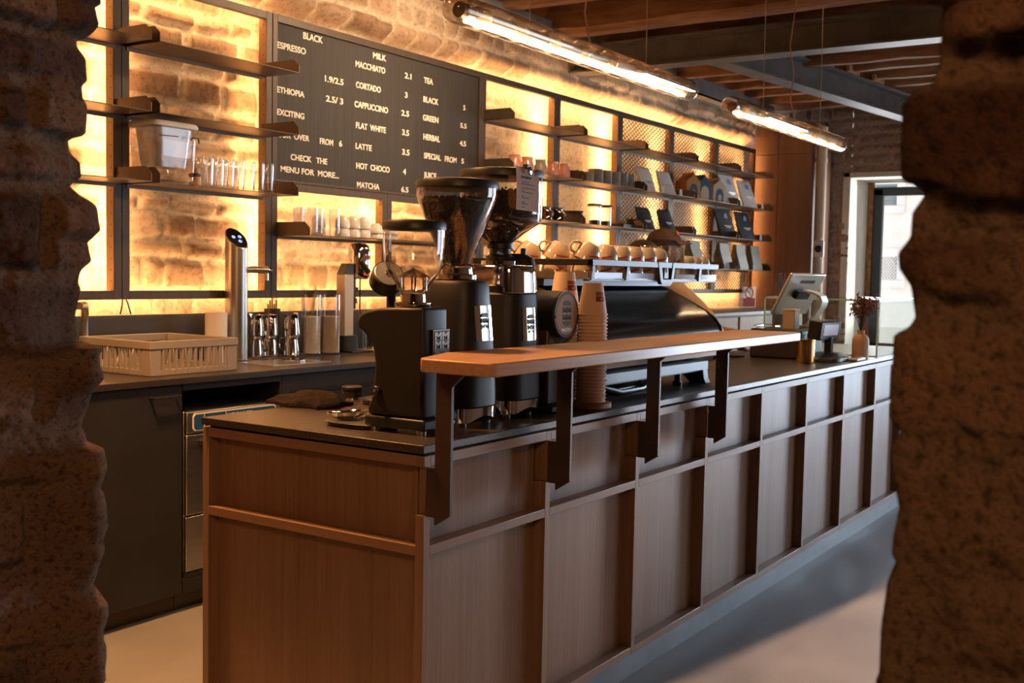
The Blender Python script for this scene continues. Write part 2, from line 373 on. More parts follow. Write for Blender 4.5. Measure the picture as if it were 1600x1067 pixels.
def text(txt, name, m, parent, loc, width=None, height=.03, rot=(PI/2, 0, 0), depth=.002, align='LEFT', bold=0):
    """raised lettering as a mesh; cap height and overall width in metres"""
    cu = bpy.data.curves.new(name, 'FONT'); cu.body = txt; cu.size = 1; cu.extrude = .03; cu.align_x = align; cu.offset = bold
    tmp = bpy.data.objects.new('t', cu); COL.objects.link(tmp)
    bpy.context.view_layer.update()
    me = bpy.data.meshes.new_from_object(tmp.evaluated_get(bpy.context.evaluated_depsgraph_get()))
    bpy.data.objects.remove(tmp); bpy.data.curves.remove(cu)
    co = np.empty(len(me.vertices)*3); me.vertices.foreach_get('co', co); co = co.reshape(-1, 3)
    sy = height/.73; sx = sy
    w = co[:, 0].max()-co[:, 0].min()
    if width: sx = width/w
    if align == 'LEFT': co[:, 0] -= co[:, 0].min()
    co *= (sx, sy, depth/.06)
    me.vertices.foreach_set('co', co.ravel()); me.update(); me.materials.clear(); me.materials.append(m); me.name = name
    o = bpy.data.objects.new(name, me); COL.objects.link(o); o.location = loc; o.rotation_euler = rot
    if parent is not None: o.parent = parent
    return o
def structure(b, name, m, bev=0, smooth=35, label=None):
    o = b.build(name, m, None, bev, smooth); o['kind'] = 'structure'
    if label: o['label'] = label
    return o
ORD = ['first','second','third','fourth','fifth','sixth','seventh','eighth','ninth','tenth','eleventh','twelfth','thirteenth','fourteenth','fifteenth','sixteenth','seventeenth','eighteenth','nineteenth','twentieth','twenty-first','twenty-second','twenty-third','twenty-fourth','twenty-fifth','twenty-sixth','twenty-seventh','twenty-eighth','twenty-ninth','thirtieth']

# numpy value noise --------------------------------------------------
def _h(ix, iy, s):
    n = (ix.astype(np.int64)*374761393+iy.astype(np.int64)*668265263+s*1442695041) & 0xffffffff
    n = ((n ^ (n >> 13))*1274126177) & 0xffffffff
    return ((n ^ (n >> 16)) & 0xffff)/65535.0
def vn(x, y, s=0):
    ix, iy = np.floor(x), np.floor(y); fx, fy = x-ix, y-iy
    fx = fx*fx*(3-2*fx); fy = fy*fy*(3-2*fy)
    a, b, c, d = _h(ix, iy, s), _h(ix+1, iy, s), _h(ix, iy+1, s), _h(ix+1, iy+1, s)
    return (a*(1-fx)+b*fx)*(1-fy)+(c*(1-fx)+d*fx)*fy
def fbm(x, y, s=0, o=4):
    t = np.zeros_like(x); a = .5
    for k in range(o): t += a*vn(x*2**k, y*2**k, s+k); a *= .5
    return t/(1-.5**o)
def masonry(u, v, seed, course=.115, length=.27, joint=.022, var=.35):
    """height (0..1), stone mask and per-stone tone of an irregular coursed brick and stone wall"""
    rs = np.random.RandomState(seed)
    uw = u+.035*(fbm(u*4, v*4, seed)-.5)+.02*(fbm(u*14, v*14, seed+9)-.5); vw = v+.05*(fbm(u*2.3, v*3, seed+3)-.5)+.022*(fbm(u*13, v*13, seed+5)-.5)
    n = int((v.max()-v.min()+1)/course)+6
    ys = np.concatenate([[v.min()-.3], v.min()-.3+np.cumsum(course*(1+var*(rs.rand(n)-.5)*2))])
    ci = np.clip(np.searchsorted(ys, vw)-1, 0, len(ys)-2)
    dv = np.minimum(vw-ys[ci], ys[ci+1]-vw)
    du = np.zeros_like(u); tone = np.zeros_like(u); bul = np.zeros_like(u)
    for c in np.unique(ci):
        k = ci == c
        m = int((u.max()-u.min()+2)/length)+8
        xs = u.min()-.6+rs.rand()*length+np.concatenate([[0], np.cumsum(length*(.45+1.1*rs.rand(m)))])
        t, bl = rs.rand(m+2), rs.rand(m+2)
        si = np.clip(np.searchsorted(xs, uw[k])-1, 0, m-1)
        du[k] = np.minimum(uw[k]-xs[si], xs[si+1]-uw[k]); tone[k] = t[si]; bul[k] = bl[si]
    d = np.minimum(du, dv); e = np.clip((d-joint*.35)/(joint*1.1), 0, 1); e = e*e*(3-2*e)
    patch = np.clip((fbm(u*1.3, v*1.6, seed+21)-.5)*5, 0, 1)
    e = e*(1-.75*patch)
    h = e*(.55+.45*bul)+.30*(fbm(u*9, v*9, seed+7)-.5)+.16*(fbm(u*30, v*30, seed+8)-.5)
    return h, e, tone
def stone_obj(name, P, nu, nv, mask, tone, m):
    me = bpy.data.meshes.new(name)
    idx = np.arange(nu*nv).reshape(nv, nu)
    f = np.stack([idx[:-1, :-1], idx[:-1, 1:], idx[1:, 1:], idx[1:, :-1]], -1).reshape(-1, 4)
    me.from_pydata(P.reshape(-1, 3).tolist(), [], f.tolist()); me.update()
    a = me.color_attributes.new('stone', 'FLOAT_COLOR', 'POINT')
    c = np.ones((nu*nv, 4), np.float32); c[:, 0] = mask.ravel(); c[:, 1] = tone.ravel(); a.data.foreach_set('color', c.ravel())
    me.polygons.foreach_set('use_smooth', [True]*len(me.polygons)); me.materials.append(m)
    o = bpy.data.objects.new(name, me); COL.objects.link(o); o['kind'] = 'structure'
    return o

# ------------------------------------------------------------------ the room
structure(B().add([(-6,-4.2,0),(9.6,-4.2,0),(9.6,2.9,0),(-6,2.9,0)], [(0,1,2,3)]), 'floor', M['concrete'])
# back wall of old brick and stone
x0, x1, z0, z1 = -1.0, 8.59, 0.0, 3.45; nu, nv = 560, 200
u, v = np.meshgrid(np.linspace(x0, x1, nu), np.linspace(z0, z1, nv))
h, mk, tn = masonry(u, v, 11, course=.125, length=.25)
smooth = np.clip((u-3.4)/1.0, 0, 1)*np.clip((2.85-v)/.2, 0, 1)          # the right bays are rendered with worn plaster
h = h*(1-.8*smooth)+.25*smooth*fbm(u*3, v*3, 5)
up = np.clip((v-2.80)/.05, 0, 1)                                   # rough lintel stones stand proud above the shelves
P = np.stack([u, 2.615-.05*h-.11*up*(.5+.5*fbm(u*1.2, v*3, 77)), v], -1)
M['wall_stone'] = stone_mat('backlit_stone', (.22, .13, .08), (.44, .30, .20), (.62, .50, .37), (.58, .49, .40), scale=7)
wb = stone_obj('wall_back', P, nu, nv, mk*(1-.85*smooth), tn, M['wall_stone'])

# the wall in front of the camera: the photographer looks through its rough opening
LEFT = [(1.8703,-0.1387),(1.8585,-0.142),(1.8383,-0.1486),(1.8303,-0.1367),(1.8167,-0.1075),(1.7792,-0.1175),(1.7222,-0.1256),(1.6567,-0.1165),(1.6511,-0.0833),(1.6231,-0.09),(1.5911,-0.095),(1.5689,-0.0895),(1.5455,-0.1345),(1.5423,-0.1362),(1.4969,-0.1478),(1.4758,-0.1149),(1.4428,-0.1251),(1.39,-0.1037),(1.353,-0.0928),(1.311,-0.096),(1.2997,-0.1685),(1.248,-0.1733),(1.2199,-0.1406),(1.1806,-0.123),(1.1639,-0.1176),(1.1377,-0.1278),(1.1307,-0.1742),(1.0932,-0.1842),(1.0597,-0.1653),(1.0395,-0.1754),(0.9992,-0.1802),(0.9725,-0.1681),(0.9565,-0.1766),(0.8953,-0.1434),(0.8653,-0.1828),(0.8482,-0.1844),(0.8269,-0.1758),(0.7385,-0.1821)]
RIGHT = [(1.6864,-1.5068),(1.658,-1.5063),(1.6339,-1.5062),(1.6168,-1.5015),(1.6086,-1.4824),(1.5977,-1.4749),(1.5551,-1.4749),(1.5284,-1.4765),(1.5233,-1.4953),(1.5146,-1.4973),(1.4998,-1.4879),(1.4779,-1.487),(1.4628,-1.4763),(1.4482,-1.478),(1.4326,-1.4889),(1.4043,-1.4945),(1.3948,-1.4892),(1.3877,-1.4752),(1.3599,-1.4752),(1.329,-1.4741),(1.3095,-1.4754),(1.2962,-1.4852),(1.283,-1.4782),(1.2704,-1.477),(1.2256,-1.4868),(1.1998,-1.4827),(1.1822,-1.4816),(1.1717,-1.4872),(1.1534,-1.4787),(1.1089,-1.4745),(1.0717,-1.4748),(1.0606,-1.4746)]
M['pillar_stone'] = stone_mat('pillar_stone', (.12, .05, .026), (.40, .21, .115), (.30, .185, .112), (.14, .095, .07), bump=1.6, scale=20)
def edge(tab, z, seed):
    t = np.array(tab)[::-1]; e = np.interp(z, t[:, 0], t[:, 1])
    out = (z < t[0, 0]) | (z > t[-1, 0])
    return e+np.where(out, .05*(vn(z*7, z*0, seed)-.5), 0)
zs = np.concatenate([np.linspace(0, .7, 50)[:-1], np.linspace(.7, 1.95, 320), np.linspace(1.95, 3.45, 80)[1:]])
# left jamb: reveal facing the opening, rounded far edge at x=-1.1, then the far face
def jamb_left():
    s = np.concatenate([np.linspace(-.85, -.32, 30)[:-1], np.linspace(-.32, .06, 100), np.linspace(.06, 3.0, 60)[1:]])
    S, Z = np.meshgrid(s, zs)
    h, mk, tn = masonry(S, Z, 23, course=.105, length=.30, joint=.018)
    # course lines follow the outline of the edge, so hollows fall on the joints
    e = edge(LEFT, zs, 3)[:, None]; mean = -.135
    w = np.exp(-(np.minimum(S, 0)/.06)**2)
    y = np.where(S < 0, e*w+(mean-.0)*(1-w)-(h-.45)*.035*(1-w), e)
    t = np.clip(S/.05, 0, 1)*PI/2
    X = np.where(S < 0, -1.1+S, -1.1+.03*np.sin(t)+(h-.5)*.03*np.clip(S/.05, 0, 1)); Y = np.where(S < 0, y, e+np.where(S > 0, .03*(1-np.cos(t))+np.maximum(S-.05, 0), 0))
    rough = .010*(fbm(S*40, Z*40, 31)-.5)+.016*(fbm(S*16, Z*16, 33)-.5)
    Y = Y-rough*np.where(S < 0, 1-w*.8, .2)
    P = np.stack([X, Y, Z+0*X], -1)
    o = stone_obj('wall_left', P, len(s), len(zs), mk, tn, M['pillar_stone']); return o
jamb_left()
def jamb_right():
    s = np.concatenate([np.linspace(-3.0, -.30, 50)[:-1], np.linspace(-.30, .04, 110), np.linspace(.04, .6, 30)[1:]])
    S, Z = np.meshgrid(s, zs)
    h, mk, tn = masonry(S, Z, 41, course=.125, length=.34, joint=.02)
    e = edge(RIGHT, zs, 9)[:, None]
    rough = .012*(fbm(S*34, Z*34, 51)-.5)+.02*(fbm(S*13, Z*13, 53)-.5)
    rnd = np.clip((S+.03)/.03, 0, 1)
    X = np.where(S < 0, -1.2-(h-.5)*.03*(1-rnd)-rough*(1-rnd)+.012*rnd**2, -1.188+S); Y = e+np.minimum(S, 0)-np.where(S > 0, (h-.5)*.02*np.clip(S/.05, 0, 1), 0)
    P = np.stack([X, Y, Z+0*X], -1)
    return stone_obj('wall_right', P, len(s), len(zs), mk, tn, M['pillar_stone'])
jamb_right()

# far end wall with the window, built as blocks around its openings (window y .25..1.62, door y -2.9..-1.35)
M['end_stone'] = stone_mat('end_brick', (.21, .125, .09), (.36, .23, .17), (.34, .24, .18), (.5, .42, .36), scale=6)
nu, nv = 180, 180
u, v = np.meshgrid(np.linspace(1.70, 2.9, nu), np.linspace(0, 3.45, nv)); h, mk, tn = masonry(u, v, 61, course=.11, length=.27)
stone_obj('wall_end', np.stack([9.28-.04*h, u, v], -1), nu, nv, mk, tn, M['end_stone'])
u, v = np.meshgrid(np.linspace(-1.42, 1.70, nu), np.linspace(2.49, 3.45, 60)); h, mk, tn = masonry(u, v, 62, course=.11, length=.27)
stone_obj('wall_end_lintel', np.stack([9.28-.04*h, u, v], -1), nu, 60, mk, tn, M['end_stone'])
structure(B().box(9.25, 9.5, -4.2, -2.9, 0, 3.4).box(9.25, 9.95, -1.42, .25, 0, 2.49).box(9.25, 9.95, .25, 1.69, 0, .32).box(9.25, 9.5, -2.9, -1.42, 2.45, 3.4), 'wall_end_pier', M['end_stone'], smooth=0)
# white jamb of the deep window reveal and its lintel
structure(B().box(9.255, 9.97, 1.70, 1.78, .0, 2.55).box(9.255, 9.97, .2, 1.78, 2.49, 2.55), 'trim_1', M['plaster_white'], bev=.01)
wf = B().box(9.92, 9.99, 1.545, 1.645, .32, 2.42).box(9.92, 9.99, .25, 1.645, 2.35, 2.44).box(9.92, 9.99, .25, 1.645, .70, .76).box(9.92, 9.99, .25, 1.645, .32, .40).box(9.92, 9.99, .25, .33, .40, 2.40)
win = structure(wf, 'window_1', M['window_paint'], bev=.006)
B().box(9.95, 9.956, .33, 1.545, .76, 2.35).build('window_pane', M['pane'], win)
B().box(9.95, 9.956, .33, 1.545, .40, .70).build('window_pane', M['pane'], win)
structure(B().box(9.90, 9.985, 1.645, 1.70, .32, 2.49), 'trim_2', M['rust_wood'], bev=.008)
# customer side wall with large shop windows (never in view, it shapes the daylight)
structure(B().box(-1.0, 9.4, -4.3, -4.15, 0, .45).box(-1.0, 9.4, -4.3, -4.15, 2.6, 3.4).box(-1.0, 4.4, -4.3, -4.15, .45, 2.6).box(8.0, 9.4, -4.3, -4.15, .45, 2.6), 'wall_side', M['end_stone'], smooth=0)
# the house across the street
fc = B().box(15, 15.3, -.9, 6, -.5, 9)
structure(fc, 'wall_street', M['facade'])
def facade_window(y0, y1, z0, z1, lattice, label):
    t = thing('facade_window', label, 'window', (15, (y0+y1)/2, z0))
    w, h = (y1-y0)/2, z1-z0
    B().box(-.06, 0, -w-.12, w+.12, -.12, 0).box(-.06, 0, -w-.12, w+.12, h, h+.12).box(-.06, 0, -w-.12, -w, 0, h).box(-.06, 0, w, w+.12, 0, h).build('window_surround', M['white'], t, bev=.01)
    B().box(-.03, -.005, -w, w, 0, h).build('window_glass', M['shutter'], t)
    if lattice:
        g = B(); n = 7
        for k in range(-n, n+1):
            for sgn in (1, -1):
                pts = []
                for q in np.linspace(0, h, 30):
                    y = k*2*w/n+sgn*q*.8
                    if -w < y < w: pts.append((-.045, y, q))
                if len(pts) > 1: g.tube([pts[0], pts[-1]], .008, 5)
        g.build('window_grille', M['white'], t)
    else:
        g = B()
        for k in range(9): g.box(-.05, -.03, -w, w, k*h/9+.01, (k+1)*h/9-.01)
        g.build('louvre', M['shutter'], t)
facade_window(2.70, 3.02, 2.58, 2.90, False, 'grey louvred window high on the pale house across the street')
facade_window(2.66, 2.96, 1.45, 1.80, True, 'white framed lattice window on the pale house across the street')

# ceiling: planks, joists, steel beams
structure(B().box(-6, 9.4, -4.2, 2.75, 3.38, 3.45), 'ceiling', M['plank'])
def joist(n, x, w=.11, z0=3.16, y0=-4.1, y1=2.62, seed=0):
    rs = np.random.RandomState(seed+5)
    b = B(); N = 26; pts = []
    for i in range(N):
        y = y0+(y1-y0)*i/(N-1); a = w/2*(1+.12*(rs.rand()-.5)); dz = .02*(rs.rand()-.5); dx = .02*(rs.rand()-.5)
        pts += [(x-a+dx, y, 3.40), (x-a+dx, y, z0+.025+dz), (x-a*.7+dx, y, z0+dz), (x+a*.7+dx, y, z0+dz*.5), (x+a+dx, y, z0+.025+dz), (x+a+dx, y, 3.40)]
    fs = [(i*6+k, i*6+k+1, (i+1)*6+k+1, (i+1)*6+k) for i in range(N-1) for k in range(5)]
    b.add(pts, fs+[tuple(range(6)), tuple(range((N-1)*6, N*6))])
    return structure(b, 'trim_%d' % n, M['old_timber'], smooth=50, label='old timber ceiling joist')
jx = [.3, .8, 1.3, 1.8, 2.3, 2.8, 3.3, 3.75, 5.25, 5.7, 6.15, 6.6, 7.05, 7.5, 7.95, 8.4, 8.85]
for i, x in enumerate(jx): joist(10+i, x, w=.13 if x < 4.2 else .12, z0=3.13 if x < 4.2 else 3.17, seed=i)
joist(40, 4.42, w=.24, z0=3.09, seed=50)
joist(41, 6.35, w=.10, z0=3.10, seed=51)
def ibeam(b, p, d, L, fw, hh, tf=.014, tw=.01):
    """I-section running from p along horizontal direction d; p is the centre of the bottom flange"""
    ang = math.atan2(d[1], d[0])
    o = [(-fw/2, 0), (fw/2, 0), (fw/2, tf), (tw/2, tf+.012), (tw/2, hh-tf-.012), (fw/2, hh-tf), (fw/2, hh), (-fw/2, hh), (-fw/2, hh-tf), (-tw/2, hh-tf-.012), (-tw/2, tf+.012), (-fw/2, tf)]
    i0 = len(b.v); b.prism(o, 'x', 0, L); b.xf(Matrix.Translation(p) @ Matrix.Rotation(ang, 4, 'Z'), i0); return b
structure(ibeam(B(), (4.98, -4.1, 2.93), (0, 1), 6.7, .17, .20), 'trim_3', M['steel_beam'], label='painted steel beam crossing the ceiling')
structure(ibeam(B(), (5.05, 1.40, 2.93), (1, -.135), 4.35, .15, .22), 'trim_4', M['steel_beam'], label='painted steel beam running to the far wall')
structure(B().box(3.4, 8.6, 2.30, 2.315, 3.03, 3.17).box(3.4, 8.6, 2.30, 2.40, 3.03, 3.042), 'trim_5', M['steel_beam'], label='steel channel along the back wall')
for k, (x, y) in enumerate([(5.6, 1.30), (6.1, 1.23), (6.6, 1.16), (7.1, 1.10), (7.6, 1.03)]):
    structure(B().box(x-.19, x+.10, y-.06, y-.03, 3.15, 3.20+.01*(k % 2)), 'trim_%d' % (50+k), M['tray_oak'], bev=.003, label='raw timber packing piece on the steel beam')
structure(B().box(-6.1, -6, -4.2, 2.9, 0, 3.4), 'wall_near', M['end_stone'], smooth=0)
structure(B().box(-6, -1.0, 2.8, 2.9, 0, 3.4).box(-6, -1.0, -4.3, -4.2, 0, 3.4), 'wall_near_side', M['end_stone'], smooth=0)

# ------------------------------------------------------------------ the bar counter
t = thing('bar_counter', 'long oak panelled bar counter with framed fields along the front', 'counter', (0, 0, 0))
LX = 5.4
B().box(.05, LX, .05, .83, .0985, .95).box(.012, LX, .012, .825, .95, .968).build('carcass', M['void'], t)
B().box(.02, LX, .03, .80, 0, .0985).build('kick_plate', M['kick'], t)
def rails(x0, x1):
    for z0, z1, nm in ((.932, .96, 'rail'), (.695, .722, 'rail'), (.0985, .125, 'rail')):
        B().box(x0, x1, 0, .05, z0, z1).build(nm, M['oak_x'], t, bev=.0015)
for k in range(10):
    x = .6*k
    if x > LX: break
    if k < 4:   # the shelf brackets are let into these stiles
        yb = .0268 if k == 0 else .05
        B().box(x, x+.027, 0, yb, .0985, .804).box(x, x+.027, 0, yb, .931, .96).box(x+.013, x+.027, 0, yb, .804, .931).build('stile', M['oak_z'], t, bev=.0015)
    else:
        B().box(x, x+.027, 0, .05, .0985, .96).build('stile', M['oak_z'], t, bev=.0015)
    if k < 9:
        rails(x+.027, x+.6)
        B().box(x+.027, x+.6, .043, .055, .125, .695).build('panel', M['oak_z'], t)
        B().box(x+.027, x+.6, .043, .055, .722, .932).build('panel', M['oak_z'], t)
# end face towards the viewer
for z0, z1 in ((.932, .96), (.695, .722), (.0985, .125)):
    B().box(0, .05, .027, .82, z0, z1).build('end_rail', M['oak_y'], t, bev=.0015)
B().box(0, .05, .82, .845, .0, .96).build('end_stile', M['oak_z'], t, bev=.0015)
B().box(.0005, .05, .0005, .027, 0, .0985).build('end_stile', M['oak_z'], t)
B().box(.042, .055, .027, .82, .125, .695).build('end_panel', M['oak_z'], t)
B().box(.042, .055, .027, .82, .722, .932).build('end_panel', M['oak_z'], t)
w = mark(B().box(-.012, LX, -.006, .838, .968, .99).build('worktop', M['granite'], None, bev=.002), 'dark stone worktop lying along the oak bar counter', 'worktop')

# narrow oak shelf raised above the customer edge on four steel brackets
t = thing('bar_shelf', 'narrow oak shelf raised above the bar counter on four dark steel brackets', 'shelf', (0, 0, 0))
B().prism([(-.105,-.275),(-.085,-.281),(2.065,-.278),(2.08,-.268),(2.082,-.06),(2.02,-.012),(.10,.014),(-.085,-.050),(-.105,-.066)], 'z', 1.1905, 1.2245).build('board', M['shelf_oak'], t, bev=.004)
for k in range(4):
    x = .6*k
    B().prism([(-.006,.804),(-.006,.931),(-.033,.931),(-.033,1.190),(-.125,1.190),(-.125,1.183),(-.083,1.146),(-.083,.815),(-.033,.783),(-.033,.804)], 'x', x+.0005, x+.0125).build('bracket', M['bracket'], t, bev=.001)

# ------------------------------------------------------------------ back counter
YB = 1.87
def cabinet(x0, x1, label, nm='base_cabinet', doors=1, handle=None):
    t = thing(nm, label, 'cabinet', (x0, YB, 0)); w = x1-x0
    B().box(0, w, .02, .66, .08, .958).build('body', M['dark_cab'], t)
    B().box(0, w, .055, .09, 0, .08).build('plinth', M['bracket'], t)
    for d in range(doors):
        a, b = w*d/doors+.0015, w*(d+1)/doors-.0015
        dr = B().box(a, b, 0, .02, .082, .955).build('door', M['dark_cab'], t, bev=.0015)
        if handle:
            hx0, hx1 = handle
            B().box(hx0, hx1, -.038, -.026, .908, .918).box(hx0, hx0+.012, -.03, .0, .909, .917).box(hx1-.012, hx1, -.03, 0, .909, .917).build('handle', M['black_plastic'], dr, bev=.002)
    return t
cabinet(-.6, .178, 'dark base cabinet mostly hidden behind the left stone jamb')
cabinet(.18, .776, 'dark base cabinet with a bar handle beside the glasswasher', handle=(.43, .565))
# housing around the glasswasher
t = thing('machine_housing', 'dark cabinet housing with a black gap above the glasswasher', 'cabinet', (.78, YB, 0))
B().box(0, .56, 0, .66, .93, .958).box(0, .012, .02, .66, .08, .93).box(.548, .56, .0, .66, .08, .93).box(.012, .548, .5, .52, .08, .93).box(0, .56, 0, .5, .08, .142).build('body', M['dark_cab'], t)
B().box(0, .56, .055, .09, 0, .08).build('plinth', M['bracket'], t)
B().box(.012, .548, .3, .31, .85, .93).build('back_panel', M['void'], t)
t = thing('glasswasher', 'stainless steel undercounter glasswasher with a blue control strip', 'dishwasher', (.795, YB, .144))
B().box(0, .53, .015, .5, .02, .695).build('body', M['steel_h'], t, bev=.004)
pn = B().box(0, .53, -.006, .016, .605, .695).build('control_panel', M['steel_h'], t, bev=.004)
B().prism([(.045,.618),(.485,.618),(.495,.628),(.495,.672),(.485,.682),(.045,.682),(.035,.672),(.035,.628)], 'y', -.010, -.005).build('control_strip', M['blue_panel'], pn)
B().prism([(.040,.613),(.490,.613),(.500,.624),(.500,.676),(.490,.687),(.040,.687),(.030,.676),(.030,.624)], 'y', -.0085, -.004).build('strip_border', M['letter'], pn)
for x in (.105, .168, .42):
    B().cyl(.015, -.022, -.009, (x, 0, .650), axis='y', ch=.003).build('knob', M['black_plastic'], pn)
text('HOONVED', 'brand_lettering', M['letter'], pn, (.215, -.0108, .653), width=.145, height=.020, depth=.001)
for x in (.26, .31): B().box(x, x+.015, -.0112, -.0095, .630, .636).build('digit', M['led_white'], pn)
for x in (.088, .205): B().box(x, x+.002, -.011, -.009, .62, .68).build('strip_divider', M['letter'], pn)
d = B().box(0, .53, -.004, .016, .262, .598).build('door', M['steel_h'], t, bev=.004)
B().box(.06, .47, -.034, -.02, .55, .575).box(.06, .075, -.022, 0, .55, .575).box(.455, .47, -.022, 0, .55, .575).build('handle', M['black_plastic'], d, bev=.004)
B().box(0, .53, -.002, .016, .024, .254).build('lower_panel', M['steel_h'], t, bev=.003)
B().box(.0, .53, .0, .4, 0, .02).build('vent_base', M['void'], t)
cb = cabinet(1.342, 2.3, 'dark base cabinet with a black grip slot right of the glasswasher')
B().box(.05, .92, -.003, .004, .868, .886).build('grip_slot', M['void'], cb)
cabinet(2.302, 3.6, 'dark base cabinet behind the coffee grinders', doors=2)
cabinet(3.602, 5.9, 'dark base cabinet behind the espresso machine', doors=3)
mark(B().box(-.6, 5.9, 1.856, 2.54, .958, .985).build('back_worktop', M['granite'], None, bev=.002), 'dark stone worktop along the glowing back wall', 'worktop')
mark(B().box(-.6, 5.9, 2.522, 2.54, .985, 1.213).build('splashback', M['dark_splash'], None, bev=.002), 'low dark splashback standing on the back worktop', 'splashback')
# taller pale sideboard at the far end
t = thing('sideboard', 'pale veneered sideboard with a grey top at the far end', 'cabinet', (5.95, YB, 0))
B().box(0, 2.5, .02, .66, .08, 1.115).build('body', M['cab_wood'], t)
for d in range(3):
    B().box(.83*d+.01, .83*d+.79, 0, .02, .09, 1.10).build('door', M['pale_wood'], t, bev=.002)
B().box(-.01, 2.52, -.015, .67, 1.115, 1.142).build('top', M['kick'], t, bev=.002)
B().box(0, 2.5, .06, .09, 0, .08).build('plinth', M['bracket'], t)

# ------------------------------------------------------------------ shelf wall: steel frames standing in front of the lit stone
FX = [-.03, .911, 1.818, 2.735, 3.677, 4.617, 5.58, 6.53, 7.495, 8.48]
YF, ZB, ZT = 2.435, 1.287, 2.735
pins = None
FL = ['partly hidden behind the left stone jamb', 'holding the water dispenser shelf', 'under the left half of the menu board', 'under the right half of the menu board', 'right of the menu board holding pink mugs', 'holding the stacked taupe cups', 'with perforated sheet and white pouches', 'with perforated sheet and gabled cartons', 'with perforated sheet beside the tall wooden cabinet']
def shelf_frame(i):
    a, b = FX[i], FX[i+1]; w = b-a
    zt = 1.885 if i in (2, 3) else ZT
    t = thing('shelf_frame', 'bronzed steel wall frame '+FL[i], 'frame', (a, YF, 0), group='wall frames')
    for x0 in (.0015, w-.0415):
        B().box(x0, x0+.04, 0, .03, ZB, zt).build('upright', M['frame_steel'], t, bev=.0015)
        s = x0+.0405 if x0 < .1 else x0-.0405
    B().box(w-.0425, w-.0415, .002, .054, ZB+.04, zt-.03).build('slotted_strip', M['post_side'], t)
    pk = B()
    z = ZB+.08
    while z < zt-.05: pk.box(w-.0432, w-.0424, .018, .022, z, z+.006); z += .05
    pk.build('peg_holes', M['void'], t)['kind'] = 'stuff'
    B().box(.0415, w-.0415, 0, .03, ZB, ZB+.04).build('bottom_rail', M['frame_steel'], t, bev=.0015)
    B().box(.0415, w-.0415, 0, .03, zt-.038, zt).build('top_rail', M['frame_steel'], t, bev=.0015)
    # warm light strips clipped to the back edge, facing the stone
    L = B()
    L.box(w-.034, w-.014, .040, .046, ZB+.02, zt-.02)
    L.box(.014, .034, .040, .046, ZB+.02, zt-.02)
    L.box(.06, w-.06, .040, .046, ZB+.012, ZB+.026)
    L.box(.06, w-.06, .040, .046, zt-.026, zt-.012)
    if i in (2, 3): pass
    ls = L.build('light_strip', M['led_warm' if i < 6 else 'led_warm2'], t)
    B().box(.002, w-.002, .0305, .0395, ZB+.006, ZB+.030).box(.002, w-.002, .0305, .0395, zt-.030, zt-.006).box(w-.0405, w-.010, .0305, .0395, ZB+.03, zt-.03).box(.010, .0405, .0305, .0395, ZB+.03, zt-.03).box(.0385, .0405, .0395, .054, ZB+.03, zt-.03).build('strip_holder', M['frame_steel'], t)
    if i >= 6:
        B().box(.0415, w-.0415, .024, .0265, ZB+.04, zt-.038).build('perforated_sheet', M['perf'], t)
    return t
M['led_warm2'] = emission('led_strip_dimmer', (1, .55, .225), 82)
M['perf'] = perforated('perforated_sheet', (.06, .046, .036))
for i in range(9): shelf_frame(i)

def shelf(a, b, z, label, right=True, left=True):
    """folded steel tray with upturned, clipped ends; a..b along the wall, top face at z"""
    t = thing('wall_shelf', label, 'shelf', (a, 2.195, z)); w = b-a
    B().box(0, w, 0, .262, -.004, 0).build('tray', M['shelf_steel'], t, bev=.0008)
    end = [(0, -.004), (.262, -.004), (.262, .066), (.035, .066), (0, .034)]
    if left: B().prism(end, 'x', 0, .004).build('upturned_end', M['shelf_steel'], t)
    if right: B().prism(end, 'x', w-.004, w).build('upturned_end', M['shelf_steel'], t)
    # short back lip hooks over the frame
    B().box(.01, w-.01, .236, .240, -.02, -.004).build('hook_lip', M['shelf_steel'], t)
    return t
SH = {}
names = {0: 'at the left stone jamb', 1: 'left of the menu board', 4: 'directly right of the menu board', 5: 'in the second bay right of the menu board', 6: 'in the first perforated bay', 7: 'in the middle perforated bay', 8: 'in the last bay by the wooden cabinet'}
for i in (0, 1, 4, 5, 6, 7, 8):
    lv = [(2.409, 'top'), (2.105, 'middle'), (1.805, 'lower')]
    if i >= 4: lv = [(2.432, 'top'), (2.112, 'second'), (1.805, 'third')]
    if i >= 7: lv.append((1.515, 'lowest'))
    for z, nm in lv:
        a, b = FX[i]+.02, FX[i+1]-.06
        if i == 0: b = FX[1]-.028
        if i == 1: a, b = .925, FX[2]-.05
        if i >= 4: a, b = FX[i]+.018, FX[i+1]-.035
        if i == 8: b = FX[9]-.12
        SH[i, nm] = shelf(a, b, z, nm+' bronzed steel shelf '+names[i])
SH[2, 'low'] = shelf(FX[2]+.03, FX[4]-.05, 1.613, 'bronzed steel shelf under the menu board')

